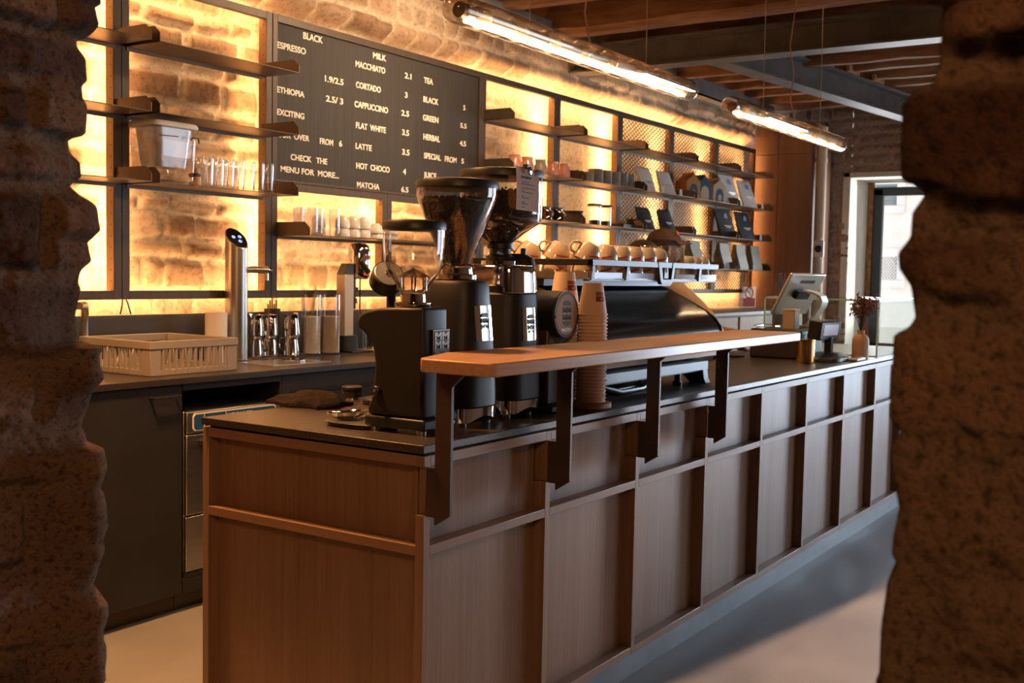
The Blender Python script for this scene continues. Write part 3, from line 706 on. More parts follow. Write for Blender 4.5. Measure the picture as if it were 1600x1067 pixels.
# ------------------------------------------------------------------ menu board
t = thing('menu_board', 'large dark letter board listing coffee and tea prices', 'menu board', (FX[2], YF, 0))
w = FX[4]-FX[2]
B().box(.03, w-.03, .012, .028, 1.90, 2.70).build('felt_panel', M['board'], t)
B().box(0.002, .034, -.002, .03, 1.887, ZT).box(w-.034, w-.002, -.002, .03, 1.887, ZT).box(.034, w-.034, -.002, .03, ZT-.038, ZT).box(.034, w-.034, -.002, .03, 1.887, 1.90).build('board_frame', M['frame_steel'], t, bev=.0015)
MENU = [('BLACK',2.048,2.651,0.147,0.035),('ESPRESSO',1.852,2.57,0.208,0.033),('1.9/2.5',2.214,2.454,0.147,0.033),('ETHIOPIA',1.853,2.345,0.198,0.031),('2.5/ 3',2.224,2.349,0.136,0.033),('EXCITING',1.854,2.231,0.198,0.031),('POUR  OVER',1.836,2.119,0.255,0.03),('FROM',2.18,2.116,0.103,0.032),('6',2.332,2.119,0.023,0.032),('CHECK   THE',1.962,2.01,0.276,0.031),('MENU FOR  MORE...',1.882,1.942,0.442,0.031),('MILK',2.606,2.645,0.115,0.034),('MACCHIATO',2.46,2.573,0.254,0.034),('2.1',2.893,2.578,0.061,0.033),('CORTADO',2.464,2.459,0.213,0.034),('3',2.896,2.464,0.024,0.034),('CAPPUCCINO',2.454,2.351,0.289,0.034),('2.5',2.866,2.356,0.071,0.033),('FLAT  WHITE',2.468,2.235,0.258,0.034),('3.5',2.875,2.243,0.064,0.034),('LATTE',2.467,2.12,0.136,0.033),('3.5',2.878,2.128,0.068,0.034),('HOT  CHOCO',2.474,2.011,0.29,0.033),('4',2.888,2.013,0.027,0.034),('MATCHA',2.481,1.905,0.194,0.033),('6.5',2.874,1.908,0.066,0.032),('TEA',3.075,2.578,0.089,0.035),('BLACK',3.073,2.464,0.148,0.035),('5',3.482,2.469,0.021,0.032),('GREEN',3.07,2.354,0.154,0.035),('5.5',3.453,2.355,0.066,0.031),('HERBAL',3.078,2.239,0.163,0.036),('4.5',3.45,2.242,0.066,0.032),('SPECIAL   FROM',3.086,2.127,0.331,0.035),('5',3.47,2.131,0.027,0.032),('JUICE',3.087,2.012,0.124,0.034)]
for s, x, z, wd, h in MENU:
    text(s, 'menu_lettering', M['letter'], t, (x-FX[2]+(.008 if x < 1.9 else 0), .0115, z), width=wd, height=h, depth=.003, bold=.02)

# ------------------------------------------------------------------ tall wooden cabinet, pipe, switch at the far end
t = thing('tall_cabinet', 'tall brown wooden cabinet at the end of the shelf wall', 'cabinet', (8.60, 1.89, 0))
B().box(.02, .6, .0, .62, 0, 3.0).build('body', M['cab_wood'], t)
for a, b in ((.003, .348), (.352, .60)):
    B().box(0, .02, a, b, 1.142, 2.685).build('panel', M['cab_wood'], t, bev=.0015)
    B().box(0, .02, a, b, 2.69, 3.0).build('panel', M['cab_wood'], t, bev=.0015)
p = thing('wall_pipe', 'vertical cream pipe beside the tall wooden cabinet', 'pipe', (8.68, 1.825, 0))
B().cyl(.052, 0, 2.95, seg=24).build('tube', M['pipe'], p)
for z in (.6, 2.6): B().cyl(.058, z, z+.04, seg=24).build('clamp', M['pipe'], p)
s = thing('wall_switch', 'white rotary switch fixed to the cream pipe', 'switch', (8.62, 1.80, 1.74))
B().box(-.02, .02, -.05, .05, -.085, .085).build('plate', M['white'], s, bev=.012)
B().cyl(.036, -.03, -.018, axis='x', ch=.004).build('dial', M['black_plastic'], s)
s = thing('warning_sign', 'small red and clear warning sign standing by the tall cabinet', 'sign', (8.0, 2.27, 1.143), rz=-.45)
B().box(-.09, .09, 0, .006, 0, .21).build('plate', M['acrylic'], s, bev=.003)
B().box(-.075, .075, -.002, .0, .015, .10).build('red_panel', M['sign_red'], s)
B().shell([(.044, -.002), (.056, -.002), (.056, 0), (.044, 0), (.044, -.002)], c=(0, 0, .15), axis='y').build('ring', M['sign_red'], s)
B().box(-.04, .04, -.002, 0, .147, .155).xf(Matrix.Translation((0,0,.151)) @ Matrix.Rotation(.8, 4, 'Y') @ Matrix.Translation((0,0,-.151))).build('bar', M['sign_red'], s)
# ------------------------------------------------------------------ coffee grinders on the near end of the bar
ZC = .99
def globe_logo(t, x, y, z, s, m, ml, nm='logo'):
    """round globe mark with four block letters M; s = full height"""
    text('MM', nm+'_letters', m, t, (x-.30*s, y, z+.02*s), width=.60*s, height=.22*s, depth=.0012, bold=.02)
    text('MM', nm+'_letters', m, t, (x-.30*s, y, z-.26*s), width=.60*s, height=.22*s, depth=.0012, bold=.02)
    b = B()
    b.prism([(x-.24*s, z+.29*s)]+[(x+.30*s*math.cos(q), z+.29*s+.19*s*math.sin(q)) for q in np.linspace(.2, PI-.2, 12)][::-1]+[(x+.24*s, z+.29*s)], 'y', y-.0006, y+.0006)
    b.build(nm+'_globe', m, t)
    b = B(); b.prism([(x-.24*s, z-.31*s)]+[(x+.30*s*math.cos(q), z-.31*s-.19*s*math.sin(q)) for q in np.linspace(.2, PI-.2, 12)][::-1]+[(x+.24*s, z-.31*s)], 'y', y-.0006, y+.0006)
    b.build(nm+'_globe', m, t)
M['plate_grey'] = mat('plate_grey', (.30, .28, .26), rough=.3, metal=.9)
M['plate_dark'] = mat('plate_dark', (.06, .055, .05), rough=.4, metal=.5)

# grinder nearest the viewer
t = thing('coffee_grinder', 'black coffee grinder nearest the viewer with a small empty clear hopper', 'coffee grinder', (.17, .18, ZC))
prof = [(-.085,.045),(.118,.045),(.120,.062),(.105,.082),(.097,.105),(.092,.15),(.090,.19),(.098,.232),(.113,.258),(.135,.276),(.158,.288),(.163,.308),(.152,.326),(.125,.336),(.08,.345),(.02,.348),(-.080,.350)]
bd = B()
# bulging side walls: three slices of the outline
def slice_(x, k): return [(x, p[0]*k+(1-k)*.01, .045+(p[1]-.045)*(1-(1-k)*.05)) for p in prof]
n = len(prof); sl = [slice_(-.046, .90), slice_(-.058, .97), slice_(-.050, 1.0), slice_(.050, 1.0), slice_(.058, .97), slice_(.046, .90)]
sl[1] = [(x-(.004 if .08 < z < .3 else 0), y, z) for x, y, z in slice_(-.056, .96)]; sl[4] = [(-x, y, z) for x, y, z in sl[1]]
sl[2] = [(-.040, y, z) for x, y, z in slice_(0, 1.0)]; sl[3] = [(.040, y, z) for x, y, z in slice_(0, 1.0)]
order = [sl[1], sl[2], sl[3], sl[4]]
vs = [p for s in order for p in s]; fs = [(i*n+k, i*n+(k+1) % n, (i+1)*n+(k+1) % n, (i+1)*n+k) for i in range(3) for k in range(n)]
fs += [tuple(range(n))[::-1], tuple(range(3*n, 4*n))]
bd.add(vs, fs).build('body', M['black_matte'], t, bev=.008, seg=3, smooth=40)
B().box(-.060, .060, -.090, .124, .012, .044).build('base', M['black_matte'], t, bev=.006)
for sx in (-.042, .042):
    for sy in (-.068, .10): B().cyl(.014, 0, .013, (sx, sy, 0), 16).build('foot', M['plate_grey'], t)
sw = B().cyl(.013, -.072, -.058, (0, .075, .115), 20, 'x', ch=.002).build('switch', M['black_plastic'], t)
B().cyl(.005, -.075, -.071, (0, .075, .115), 12, 'x').build('switch_button', M['steel'], sw)
pl = B().box(-.022, .052, -.0895, -.0855, .215, .290).build('badge', M['plate_grey'], t, bev=.001)
pl.location.y = .0
B().box(-.019, .049, -.0902, -.089, .218, .287).build('badge_field', M['plate_dark'], pl)
text('MM', 'badge_letters', M['plate_grey'], pl, (-.016, -.0905, .262), width=.062, height=.021, depth=.001, bold=.03)
text('MM', 'badge_letters', M['plate_grey'], pl, (-.016, -.0905, .238), width=.062, height=.021, depth=.001, bold=.03)
text('MAZZER', 'badge_letters', M['plate_grey'], pl, (-.014, -.0905, .222), width=.058, height=.009, depth=.001)
B().lathe([(.050,.349),(.052,.352),(.052,.361),(.044,.363)], seg=40).build('adjustment_ring', M['chrome'], t)
B().lathe([(.036,.360),(.037,.372),(.035,.385),(.036,.388)], seg=32).build('collar', M['chrome'], t)
B().tube([(.045, 0, .372), (.085, .03, .374)], .004, 8).build('lock_pin', M['chrome'], t)
B().shell([(.034,.388),(.040,.400),(.054,.420),(.074,.447),(.083,.480),(.0865,.515),(.087,.565)], seg=48).build('hopper', M['hopper'], t)
B().lathe([(.0,.587),(.05,.590),(.085,.586),(.089,.580),(.089,.563),(.085,.561),(.0,.561)], seg=48).build('hopper_lid', M['black_plastic'], t)
g = B()
for k in range(8):
    a = 2*PI*k/8; c, s = math.cos(a), math.sin(a)
    g.tube([(0, 0, .455), (.044*c, .044*s, .432), (.044*c, .044*s, .395)], .0028, 6)
g.build('bean_guard', M['chrome'], t)
B().shell([(.044,.43),(.0,.455)], seg=8).build('guard_roof', M['hopper'], t)

def big_grinder(label, loc, Rl, z_base, z_top, secs, chrome_top, hop, beans, lid_z, plate):
    t = thing('coffee_grinder', label, 'coffee grinder', loc)
    B().loft(secs, seg=48).build('body', M['black_matte'], t, bev=.004, smooth=50)
    s0 = secs[0]
    ch = B(); N = 48; vs = []
    for lvl in (0, 1):
        for k in range(N):
            a = 2*PI*k/N; c, s = math.cos(a), math.sin(a)
            x = s0[1]+(s0[3]+.001)*math.copysign(abs(c)**(2/s0[5]), c); y = s0[2]+(s0[4]+.001)*math.copysign(abs(s)**(2/s0[5]), s)
            low = .014+.018*max(0, 1-abs(((a+PI/4) % (PI/2))-PI/4)*2.0)
            vs.append((x, y, s0[0] if lvl else low))
    ch.add(vs, [(k, (k+1) % N, N+(k+1) % N, N+k) for k in range(N)]+[tuple(range(N))[::-1], tuple(range(N, 2*N))])
    ch.build('chrome_base', M['chrome'], t)
    for sx in (-.06, .06):
        for sy in (-.075, .075): B().cyl(.013, 0, .03, (sx, sy, 0), 16).build('foot', M['plate_grey'], t)
    if chrome_top:
        B().loft(chrome_top, seg=48).build('chrome_collar', M['chrome'], t, bev=.003, smooth=50)
    B().shell(hop, seg=56).build('hopper', M['hopper'], t)
    pf = []
    for (r0, h0), (r1, h1) in zip(beans[0][:-1], beans[0][1:]):
        k = max(1, int(math.hypot(r1-r0, h1-h0)/.006))
        pf += [(r0+(r1-r0)*i/k, h0+(h1-h0)*i/k) for i in range(k)]
    bn = B().lathe(pf+[beans[0][-1]], seg=110)
    rs = random.Random(3); vv = []
    for x, y, z in bn.v:
        q = 1-.035*rs.random(); vv.append((x*q, y*q, z+.0025*rs.uniform(-1, 1)))
    bn.v = vv
    mark(bn.build('coffee_beans', M['bean'], t, smooth=0), kind='stuff')
    top = B()
    for k in range(150):     # loose beans on the heap
        a, r = rs.uniform(0, 2*PI), math.sqrt(rs.uniform(0, 1))*beans[1]
        i0 = len(top.v); top.lathe([(0,-.0045),(.003,-.0025),(.0036,0),(.003,.0025),(0,.0045)], seg=6)
        top.xf(Matrix.Translation((r*math.cos(a), r*math.sin(a), beans[2]+rs.uniform(-.002, .006)+beans[3]*r*math.cos(a-.6))) @ Matrix.Rotation(rs.uniform(0, 3), 4, 'Z') @ Matrix.Rotation(rs.uniform(.6, 2.2), 4, 'X'), i0)
    mark(top.build('loose_beans', M['bean'], t), kind='stuff')
    B().lathe([(0, lid_z+.022), (Rl*.7, lid_z+.024), (Rl, lid_z+.018), (Rl+.003, lid_z+.012), (Rl+.003, lid_z-.004), (Rl-.002, lid_z-.006), (0, lid_z-.006)], seg=56).build('hopper_lid', M['black_plastic'], t)
    x0, x1, z0, z1, y0, tilt, ph = plate
    p = B(); NN = 10; cx = (x0+x1)/2; hw = (x1-x0)/2
    for q in range(2):
        pass
    pts = [(math.sin(a)*hw/math.sin(.5), -(math.cos(a)-1)*.05) for a in np.linspace(-.5, .5, NN)]
    vs = [(cx+x, y0+y*.8+tilt*(z-z0), z) for z in (z0, z1) for x, y in pts]+[(cx+x, y0+y*.8+tilt*(z-z0)+.003, z) for z in (z0, z1) for x, y in pts]
    fs = [(i, i+1, NN+i+1, NN+i) for i in range(NN-1)]+[(2*NN+i, 3*NN+i, 3*NN+i+1, 2*NN+i+1) for i in range(NN-1)]
    fs += [(i, 2*NN+i, 2*NN+i+1, i+1) for i in range(NN-1)]+[(NN+i, NN+i+1, 3*NN+i+1, 3*NN+i) for i in range(NN-1)]+[(0, NN, 3*NN, 2*NN), (NN-1, 3*NN-1, 4*NN-1, 2*NN-1)]
    p = p.add(vs, fs).build('badge', M['chrome'], t)
    globe_logo(p, cx, y0+tilt*(z1-z0)/2-.0006, (z0+z1)/2, (z1-z0)*.62, M['plate_dark'], None, 'badge')
    sc = B()
    for sx in (-.8, .8):
        for zz in (z0+.006, z1-.006): B().cyl(.0028, -.003, .004, (cx+sx*hw, y0+.007+tilt*(zz-z0), zz), 10, 'y').build('screw', M['black_plastic'], p)
    return t
g2 = big_grinder('tall black coffee grinder with a wide conical hopper full of beans', (.395, .20, ZC), .120, 0, 0,
    [(.055, 0, 0, .104, .112, 3.2), (.10, 0, 0, .104, .112, 3.2), (.25, 0, 0, .094, .106, 3.0), (.36, .0, 0, .082, .10, 2.8), (.412, 0, 0, .077, .096, 2.8), (.424, 0, 0, .070, .09, 2.8)],
    None, [(.043,.470),(.046,.476),(.062,.52),(.090,.59),(.116,.655),(.120,.672),(.1205,.700)],
    ([(.038,.474),(.058,.52),(.086,.59),(.111,.650),(.109,.656),(.06,.662),(.0,.664)], .10, .664, .05), .697, (-.040, .042, .25, .352, -.112, .10, 0))
B().lathe([(.060,.424),(.064,.428),(.064,.440),(.052,.443),(.050,.462),(.052,.466),(.046,.472)], seg=40).build('collar', M['chrome'], g2)
g3 = big_grinder('tall black coffee grinder with a chrome band and a paper tag on its hopper', (.655, .22, ZC), .130, 0, 0,
    [(.055, 0, 0, .105, .122, 3.4), (.10, 0, 0, .105, .122, 3.4), (.25, 0, 0, .100, .118, 3.2), (.386, .0, 0, .094, .114, 3.0)],
    [(.386, 0, 0, .0945, .1145, 3.0), (.45, 0, 0, .091, .111, 2.9), (.468, 0, 0, .089, .109, 2.9), (.474, 0, 0, .083, .103, 2.9)],
    [(.033,.538),(.040,.545),(.075,.573),(.126,.606),(.130,.612),(.131,.66),(.131,.755)],
    ([(.030,.542),(.072,.574),(.121,.606),(.127,.615),(.127,.695),(.06,.704),(0,.704)], .12, .706, .03), .750, (-.040, .040, .24, .342, -.125, .06, 0))
B().lathe([(.060,.474),(.060,.486),(.05,.488)], seg=40).build('collar', M['chrome'], g3)
B().lathe([(.044,.488),(.046,.500),(.034,.506),(.034,.524),(.042,.526),(.042,.540),(.030,.542)], seg=36).build('hopper_neck', M['black_plastic'], g3)
B().loft([(.474, .05, -.02, .038, .075, 3), (.498, .05, -.02, .034, .068, 2.6), (.510, .045, -.02, .02, .05, 2.4)], seg=32).build('collar_cap', M['black_matte'], g3)
B().cyl(.009, .50, .528, (.072, -.04, 0), 14).build('cap_knob', M['black_plastic'], g3)
B().tube([(-.03, -.03, .505), (-.075, -.05, .507), (-.105, -.055, .512)], .005, 8).build('lever', M['black_plastic'], g3)
# paper tag with clip on its hopper
tg = thing('paper_tag', 'kraft paper tag clipped to the hopper lid of the tall grinder', 'tag', (.592, .083, 1.758), rz=.10)
B().grid(8, 8, lambda u, v: (-.076+.152*u, -.004*math.sin(v*2.2)+.002*math.sin(u*3), -.130*v)).build('paper', M['kraft'], tg)
text('San Antonio', 'tag_heading', M['ink'], tg, (-.043, -.004, -.034), width=.062, height=.009, depth=.001)
for z, w in ((-.045, .045), (-.051, .085), (-.063, .085), (-.070, .012), (-.075, .07), (-.087, .012), (-.092, .045), (-.105, .02), (-.110, .04), (-.120, .02)):
    B().box(-.043, -.043+w, -.0058, -.0048, z-.0012, z+.0004).build('tag_line', M['ink'], tg)
B().box(-.016, .016, -.008, .012, -.004, .004).box(-.012, .012, -.006, .010, .003, .010).build('clip', M['black_plastic'], tg, bev=.001)
B().lathe([(.0, -.013), (.006, -.013), (.011, -.011), (.012, -.008), (.0, -.007)], c=(0, 0, -.010), axis='y').build('clip_ring', M['chrome'], tg)

# grinder with the round head
t = thing('coffee_grinder', 'black coffee grinder with a big round badge head beside the cup stacks', 'coffee grinder', (.85, .09, ZC))
B().cyl(.077, .0, .25, (0, 0, .317), 48, 'y', ch=.004).build('head', M['black_matte'], t)
B().shell([(.078,.092),(.0785,.094),(.078,.096)], c=(0,0,.317), seg=48, axis='y').build('seam_ring', M['plate_grey'], t)
B().lathe([(.0,-.004),(.066,-.004),(.067,-.001),(.067,.0),(0,.0)], c=(0,0,.317), seg=48, axis='y').build('badge', M['tag_metal'] if 'tag_metal' in M else mat('warm_aluminium', (.40, .25, .17), rough=.45, metal=.25), t)
globe_logo(t, 0, -.0048, .322, .085, M['plate_dark'], None, 'badge')
b = B()
text('MAZZER', 'badge_letters', M['steel'], t, (-.033, -.0048, .262), width=.066, height=.011, depth=.001)
for sx in (-.071, .071): B().cyl(.005, -.006, .002, (sx, 0, .31), 10, 'y').build('screw', M['black_plastic'], t)
B().lathe([(.0665,-.0035),(.076,-.0035),(.077,-.001),(.077,.0),(.0665,.0)], c=(0,0,.317), seg=48, axis='y', closed=True).build('badge_rim', M['grey_metal'], t)
B().prism([(-.058,.02),(.03,.02),(.035,.27),(-.058,.27)], 'y', .03, .22).build('column', mat('bronze_body', (.085, .062, .045), rough=.45, metal=.4), t, bev=.008)
B().prism([(-.075,.0),(.05,.0),(.05,.022),(-.075,.022)], 'y', .0, .25).build('foot_plate', M['black_matte'], t, bev=.004)
B().lathe([(.042,.22),(.05,.235),(.05,.26)], c=(.02,.06,0), seg=28).build('outlet', M['grey_metal'], t)

# press with round steel face behind the nearest grinder
t = thing('tamping_press', 'black tamping press with tilted round steel face behind the nearest grinder', 'press', (.62, .66, ZC))
B().cyl(.075, 0, .02, seg=36, ch=.004).build('base', M['black_matte'], t)
B().cyl(.016, .02, .40, (.03, .0, 0), 20).build('post', M['black_matte'], t)
i = B().cyl(.053, -.030, .030, seg=44, ch=.004)
mt = Matrix.Translation((-.065, -.06, .425)) @ Vector((-.43, -.66, .60)).to_track_quat('Z', 'Y').to_matrix().to_4x4() @ Matrix.Translation((0, 0, -.005))
i.xf(mt).build('head', M['black_matte'], t)
B().lathe([(0,.0315),(.045,.0315),(.047,.030),(0,.029)], seg=44).xf(mt).build('steel_face', M['steel'], t)
B().lathe([(0,.036),(.011,.036),(.012,.031),(0,.031)], seg=24).xf(mt).build('face_boss', M['chrome'], t)
B().tube([(-.03, -.02, .39), (.0, 0, .385), (.03, 0, .385)], .013, 10).build('arm', M['black_matte'], t)
B().tube([(-.085, .0, .44), (-.10, .02, .475), (-.075, .03, .485)], .009, 8).build('lever', M['black_matte'], t)

# ------------------------------------------------------------------ espresso machine
t = thing('espresso_machine', 'long black espresso machine with cup rail on the bar counter', 'espresso machine', (1.11, .04, ZC))
Lm = 1.05; MX, MY = .06, .04
back = [(.340,.405),(.300,.394),(.190,.338),(.130,.305),(.088,.275),(.062,.242),(.052,.210),(.050,.170),(.060,.120),(.085,.098),(.10,.094),(.115,.088),(.62,.088),(.62,.32),(.56,.405)]
B().prism(back, 'x', .006, Lm-.014).build('body', M['black_gloss'], t, smooth=30)
for x0, x1 in ((-.004, .006), (Lm-.014, Lm-.002)):
    ex = [(y-.006 if y < .3 else y, z) for y, z in back]
    B().prism(ex, 'x', x0, x1).build('side_panel', M['black_plastic'], t, bev=.002)
B().box(.01, Lm-.02, .105, .12, .055, .125).build('back_skirt', M['grey_metal'], t, bev=.002)
B().box(.03, Lm-.04, .12, .58, .05, .09).build('chassis', M['black_matte'], t)
for x in (.02, Lm-.075):
    B().prism([(.11,.09),(.40,.09),(.34,.05),(.20,.035),(.165,0),(.09,0),(.10,.02)], 'x', x, x+.05).build('leg', M['black_matte'], t, bev=.003)
    B().prism([(.56,0),(.62,0),(.62,.09),(.44,.09)], 'x', x, x+.05).build('leg', M['black_matte'], t, bev=.003)
B().cyl(.014, .018, .05, (.80, .14, 0), 14).cyl(.02, .0, .018, (.80, .14, 0), 14).build('drain_fitting', M['black_gloss'], t)
B().tube([(.15, .16, .045), (.3, .14, .012), (.5, .15, .010), (.72, .2, .03)], .010, 8).build('hose', M['black_plastic'], t)
B().tube([(.15, .19, .045), (.33, .17, .014), (.52, .19, .012), (.70, .24, .04)], .009, 8).build('hose', M['black_plastic'], t)
B().box(.0, Lm, .30, .60, .405, .432).build('top_ledge', M['grey_metal'], t, bev=.002)
tray = B().box(-.03, Lm+.02, .105, .62, .432, .440).build('cup_tray', M['steel_h'], t, bev=.001)
B().box(-.03, Lm+.02, .095, .12, .426, .434).build('tray_lip', M['grey_metal'], t, bev=.001)
B().box(-.028, .615, .096, .104, .436, .458).box(.66, Lm+.015, .096, .104, .436, .458).build('mirror_strip', M['mirror'], t, bev=.001)
B().box(-.035, -.028, .10, .60, .436, .458).build('mirror_strip', M['steel_h'], t)
rail = B().box(-.04, Lm+.025, .085, .100, .480, .502).build('rail_bar', M['grey_metal'], t, bev=.0015)
B().box(-.04, -.025, .085, .60, .480, .502).build('rail_bar', M['black_matte'], t, bev=.0015)
B().box(Lm+.010, Lm+.025, .085, .60, .480, .502).build('rail_bar', M['grey_metal'], t, bev=.0015)
for x in (-.03, .225, .865):
    B().prism([(x,.430),(x+.018,.430),(x+.026,.482),(x+.008,.482)], 'y', .087, .098).build('rail_post', M['grey_metal'], t)
B().prism([(.48,.502),(.50,.43),(.515,.416),(.60,.416),(.615,.43),(.635,.502),(.61,.502),(.595,.436),(.525,.436),(.508,.502)], 'y', .083, .10).build('crest', M['grey_metal'], t, bev=.0015)
B().prism([(.528,.437),(.592,.437),(.604,.500),(.516,.500)], 'y', .096, .102).build('crest_panel', M['black_gloss'], t)
B().prism([(.540,.438),(.582,.438),(.575,.500),(.548,.500)], 'y', .088, .098).build('crest_plate', M['grey_metal'], t, bev=.002)
B().lathe([(0,-.001),(.005,-.001),(.005,.001),(0,.001)], c=(.561,.087,.472), axis='y', ell=(1, 2.2)).build('crest_mark', M['black_gloss'], t)
# pale strut on the left side (seen between the grinder and the cups)
B().prism([(.60,.40),(.60,.375),(.20,.285),(.16,.29)], 'x', -.018, -.006).build('side_strut', M['screen_back'], t, bev=.002)
for k in range(3):
    x = .2+.32*k
    gh = B().cyl(.045, .12, .2, (x, .66, 0), 24).build('group_head', M['chrome'], t)
    B().tube([(x, .68, .135), (x, .80, .12)], .012, 10).build('portafilter_handle', M['black_plastic'], gh)

# ------------------------------------------------------------------ cups on the machine
ZT_ = ZC+.441
def red_script(r0, z0, r1, z1, n=9, w=.7, amp=.006):
    """a wavy line of red script wrapped on a cone between two heights, facing the customer"""
    pts = []
    for i in range(n*6+1):
        q = i/(n*6); a = -PI/2-w/2+w*q
        zz = z0+(z1-z0)*q+amp*math.sin(q*n*2*PI)*(1 if i % 12 < 8 else .6)
        r = r0+(r1-r0)*q+.0008
        pts.append((r*math.cos(a), r*math.sin(a), zz))
    return pts
def make_cup(name, label, cat, R, H, group, handle=True, seg=36, logo=True):
    """porcelain cup upside down: mouth on z=0, foot at the top"""
    t = thing(name, label, cat, (0, 0, -5), group=group)
    prof = [(R-.004, .003), (R-.003, 0), (R, .001), (R*.99, H*.25), (R*.93, H*.50), (R*.80, H*.74), (R*.62, H*.92), (R*.54, H*.97), (R*.52, H), (R*.46, H), (R*.44, H*.975), (0, H*.97)]
    B().lathe(prof, seg=seg).build('bowl', M['porcelain'], t, smooth=50)
    if handle:
        B().tube([(-R*.98, 0, H*.18), (-R*1.30, 0, H*.16), (-R*1.52, 0, H*.34), (-R*1.48, 0, H*.58), (-R*1.20, 0, H*.72), (-R*.80, 0, H*.74)], [.006, .0055, .005, .005, .0055, .006], 8, flat=.8).build('handle', M['porcelain'], t)
    if logo:
        B().tube(red_script(R*.985, H*.32, R*.93, H*.50, 8, .95, H*.045), .0015, 4).build('red_script', M['logo_red'], t)
    return t
big = make_cup('cappuccino_cup', 'x', 'cup', .052, .068, 'upturned cups on the espresso machine')
mid = make_cup('coffee_cup', 'x', 'cup', .046, .064, 'upturned cups on the espresso machine')
sml = make_cup('espresso_cup', 'x', 'cup', .034, .052, 'upturned cups on the espresso machine')
used = set()
def put(src, loc, label, rot=(0, 0, 0)):
    if src.name not in used:
        used.add(src.name); src.location = loc; src.rotation_euler = rot; src['label'] = label; return src
    return dup(src, loc, label, rot=rot)
bx = [(1.105, .165), (1.10, .285), (1.10, .405)]
wh = ['at the front left corner', 'second from the front corner', 'third from the front corner']
for i, (x, y) in enumerate(bx):
    put(big, (x+MX, y+MY, ZT_), 'cream cup upside down in the lower layer '+wh[i], rot=(0, 0, -.5))
for i, (x, y) in enumerate(bx):
    put(big, (x-.012+MX, y+MY, ZT_+.056), 'large tilted cream cup with red script '+wh[i], rot=(.24, .40, -.35-.1*i))
xs = [1.225, 1.332, 1.438, 1.542, 1.642]
for i, x in enumerate(xs):
    put(mid, (x+MX, .150+MY, ZT_), 'cream cup in the lower row, %s to the right of the corner cup' % ORD[i], rot=(0, 0, -.9))
for i, x in enumerate(xs):
    put(mid, (x+MX, .150+MY, ZT_+.052), 'domed cream cup with red script in the upper row, %s right of the corner cup' % ORD[i], rot=(.14, .10, -.95+.08*i))
for i, x in enumerate([1.21, 1.315, 1.42, 1.525, 1.63]):
    put(mid, (x+MX, .262+MY, ZT_), 'cream cup in the hidden lower second row, %s from the left' % ORD[i], rot=(0, 0, .6))
for i, x in enumerate([1.21, 1.315, 1.42, 1.525, 1.63]):
    put(mid, (x+MX, .262+MY, ZT_+.054), 'cream cup in the second row behind, %s from the left' % ORD[i], rot=(.05, .05, 1.2))
for i, x in enumerate([1.925, 1.998, 2.070]):
    put(sml, (x+MX, .145+MY, ZT_), 'small cream espresso cup in the lower row, %s after the glasses' % ORD[i], rot=(0, 0, 2.2))
for i, x in enumerate([1.925, 1.998, 2.070]):
    put(sml, (x+MX, .145+MY, ZT_+.040), 'small cream espresso cup on top, %s after the glasses' % ORD[i], rot=(.12, .08, -.9))
gt = thing('drinking_glass', 'x', 'glass', (0, 0, -5), group='glasses on the espresso machine')
fl = B()
fl.shell([(.036,0),(.0355,.03),(.031,.085),(.030,.098),(.028,.1),(.0,.1)], seg=14).shell([(.033,0.002),(.0325,.03),(.028,.085),(.026,.092),(.0,.093)], seg=14)
fl.build('tumbler', M['tumbler'], gt, smooth=0)
k = 0
for i, (x, y) in enumerate([(1.735, .145), (1.815, .145), (1.735, .235), (1.815, .235), (1.895, .235)]):
    for lv in (0, 1):
        put(gt, (x+MX, y+MY, ZT_+.028*lv+.001), 'faceted glass upside down on the espresso machine, %s of %s row, %s' % (ORD[[0, 1, 0, 1, 2][i]], 'front' if y < .2 else 'rear', 'upper' if lv else 'lower'))

# ------------------------------------------------------------------ stacks of paper cups on an oak tray
tr = B(); o = []
for cx, cy, a0, a1 in ((1.012, .068, -PI/2, 0), (1.012, .172, 0, PI/2), (.972, .172, PI/2, PI), (.985, .068, PI, 3*PI/2)):
    o += [(cx+.058*math.cos(q), cy+.058*math.sin(q)) for q in np.linspace(a0, a1, 10)]
mark(tr.prism([(x, y) for x, y in o], 'z', ZC, ZC+.021).build('cup_tray', M['tray_oak'], None, bev=.004), 'rounded oak tray under the stacked paper cups', 'tray')
pc = thing('paper_cup', 'x', 'paper cup', (0, 0, -5))
B().shell([(.049,.004),(.0500,.0015),(.0518,.002),(.0524,.0042),(.0515,.0066),(.0490,.0066),(.0338,.108),(.0332,.110),(.031,.109),(.0,.1085)], seg=36).build('cup_wall', M['paper_cup'], pc, smooth=40)
def cup_stack(x, y, n, nm):
    for i in range(n):
        c = put(pc, (x+.0006*math.sin(i*2.1), y+.0006*math.cos(i*1.7), ZC+.0215+.0116*i), ('lowest paper cup' if i == 0 else 'topmost paper cup, red label,' if i == n-1 else '%s paper cup from the bottom' % ORD[i])+' in the '+nm)
        c['group'] = 'paper cups in the '+nm
    for z0, z1, m in ((.048, .066, 'cup_label'), (.068, .080, 'cup_label2')):
        rr = lambda z: .0495+(.0338-.0495)*(z-.006)/.102+.0006
        B().grid(10, 2, lambda u, v: (rr(z0+(z1-z0)*v)*math.cos(-PI/2-.80+.95*u), rr(z0+(z1-z0)*v)*math.sin(-PI/2-.80+.95*u), z0+(z1-z0)*v)).build('label', M[m], c)
    for a in (-.62, -1.28):
        q = -PI/2-.33+a+.62; B().lathe([(0,0),(.0032,0),(.0032,.0006),(0,.0006)], axis='x').xf(Matrix.Translation((rr(.056)*math.cos(q), rr(.056)*math.sin(q), .056)) @ Matrix.Rotation(q, 4, 'Z')).build('label_mark', M['paper'], c)
cup_stack(.986, .068, 26, 'front stack')
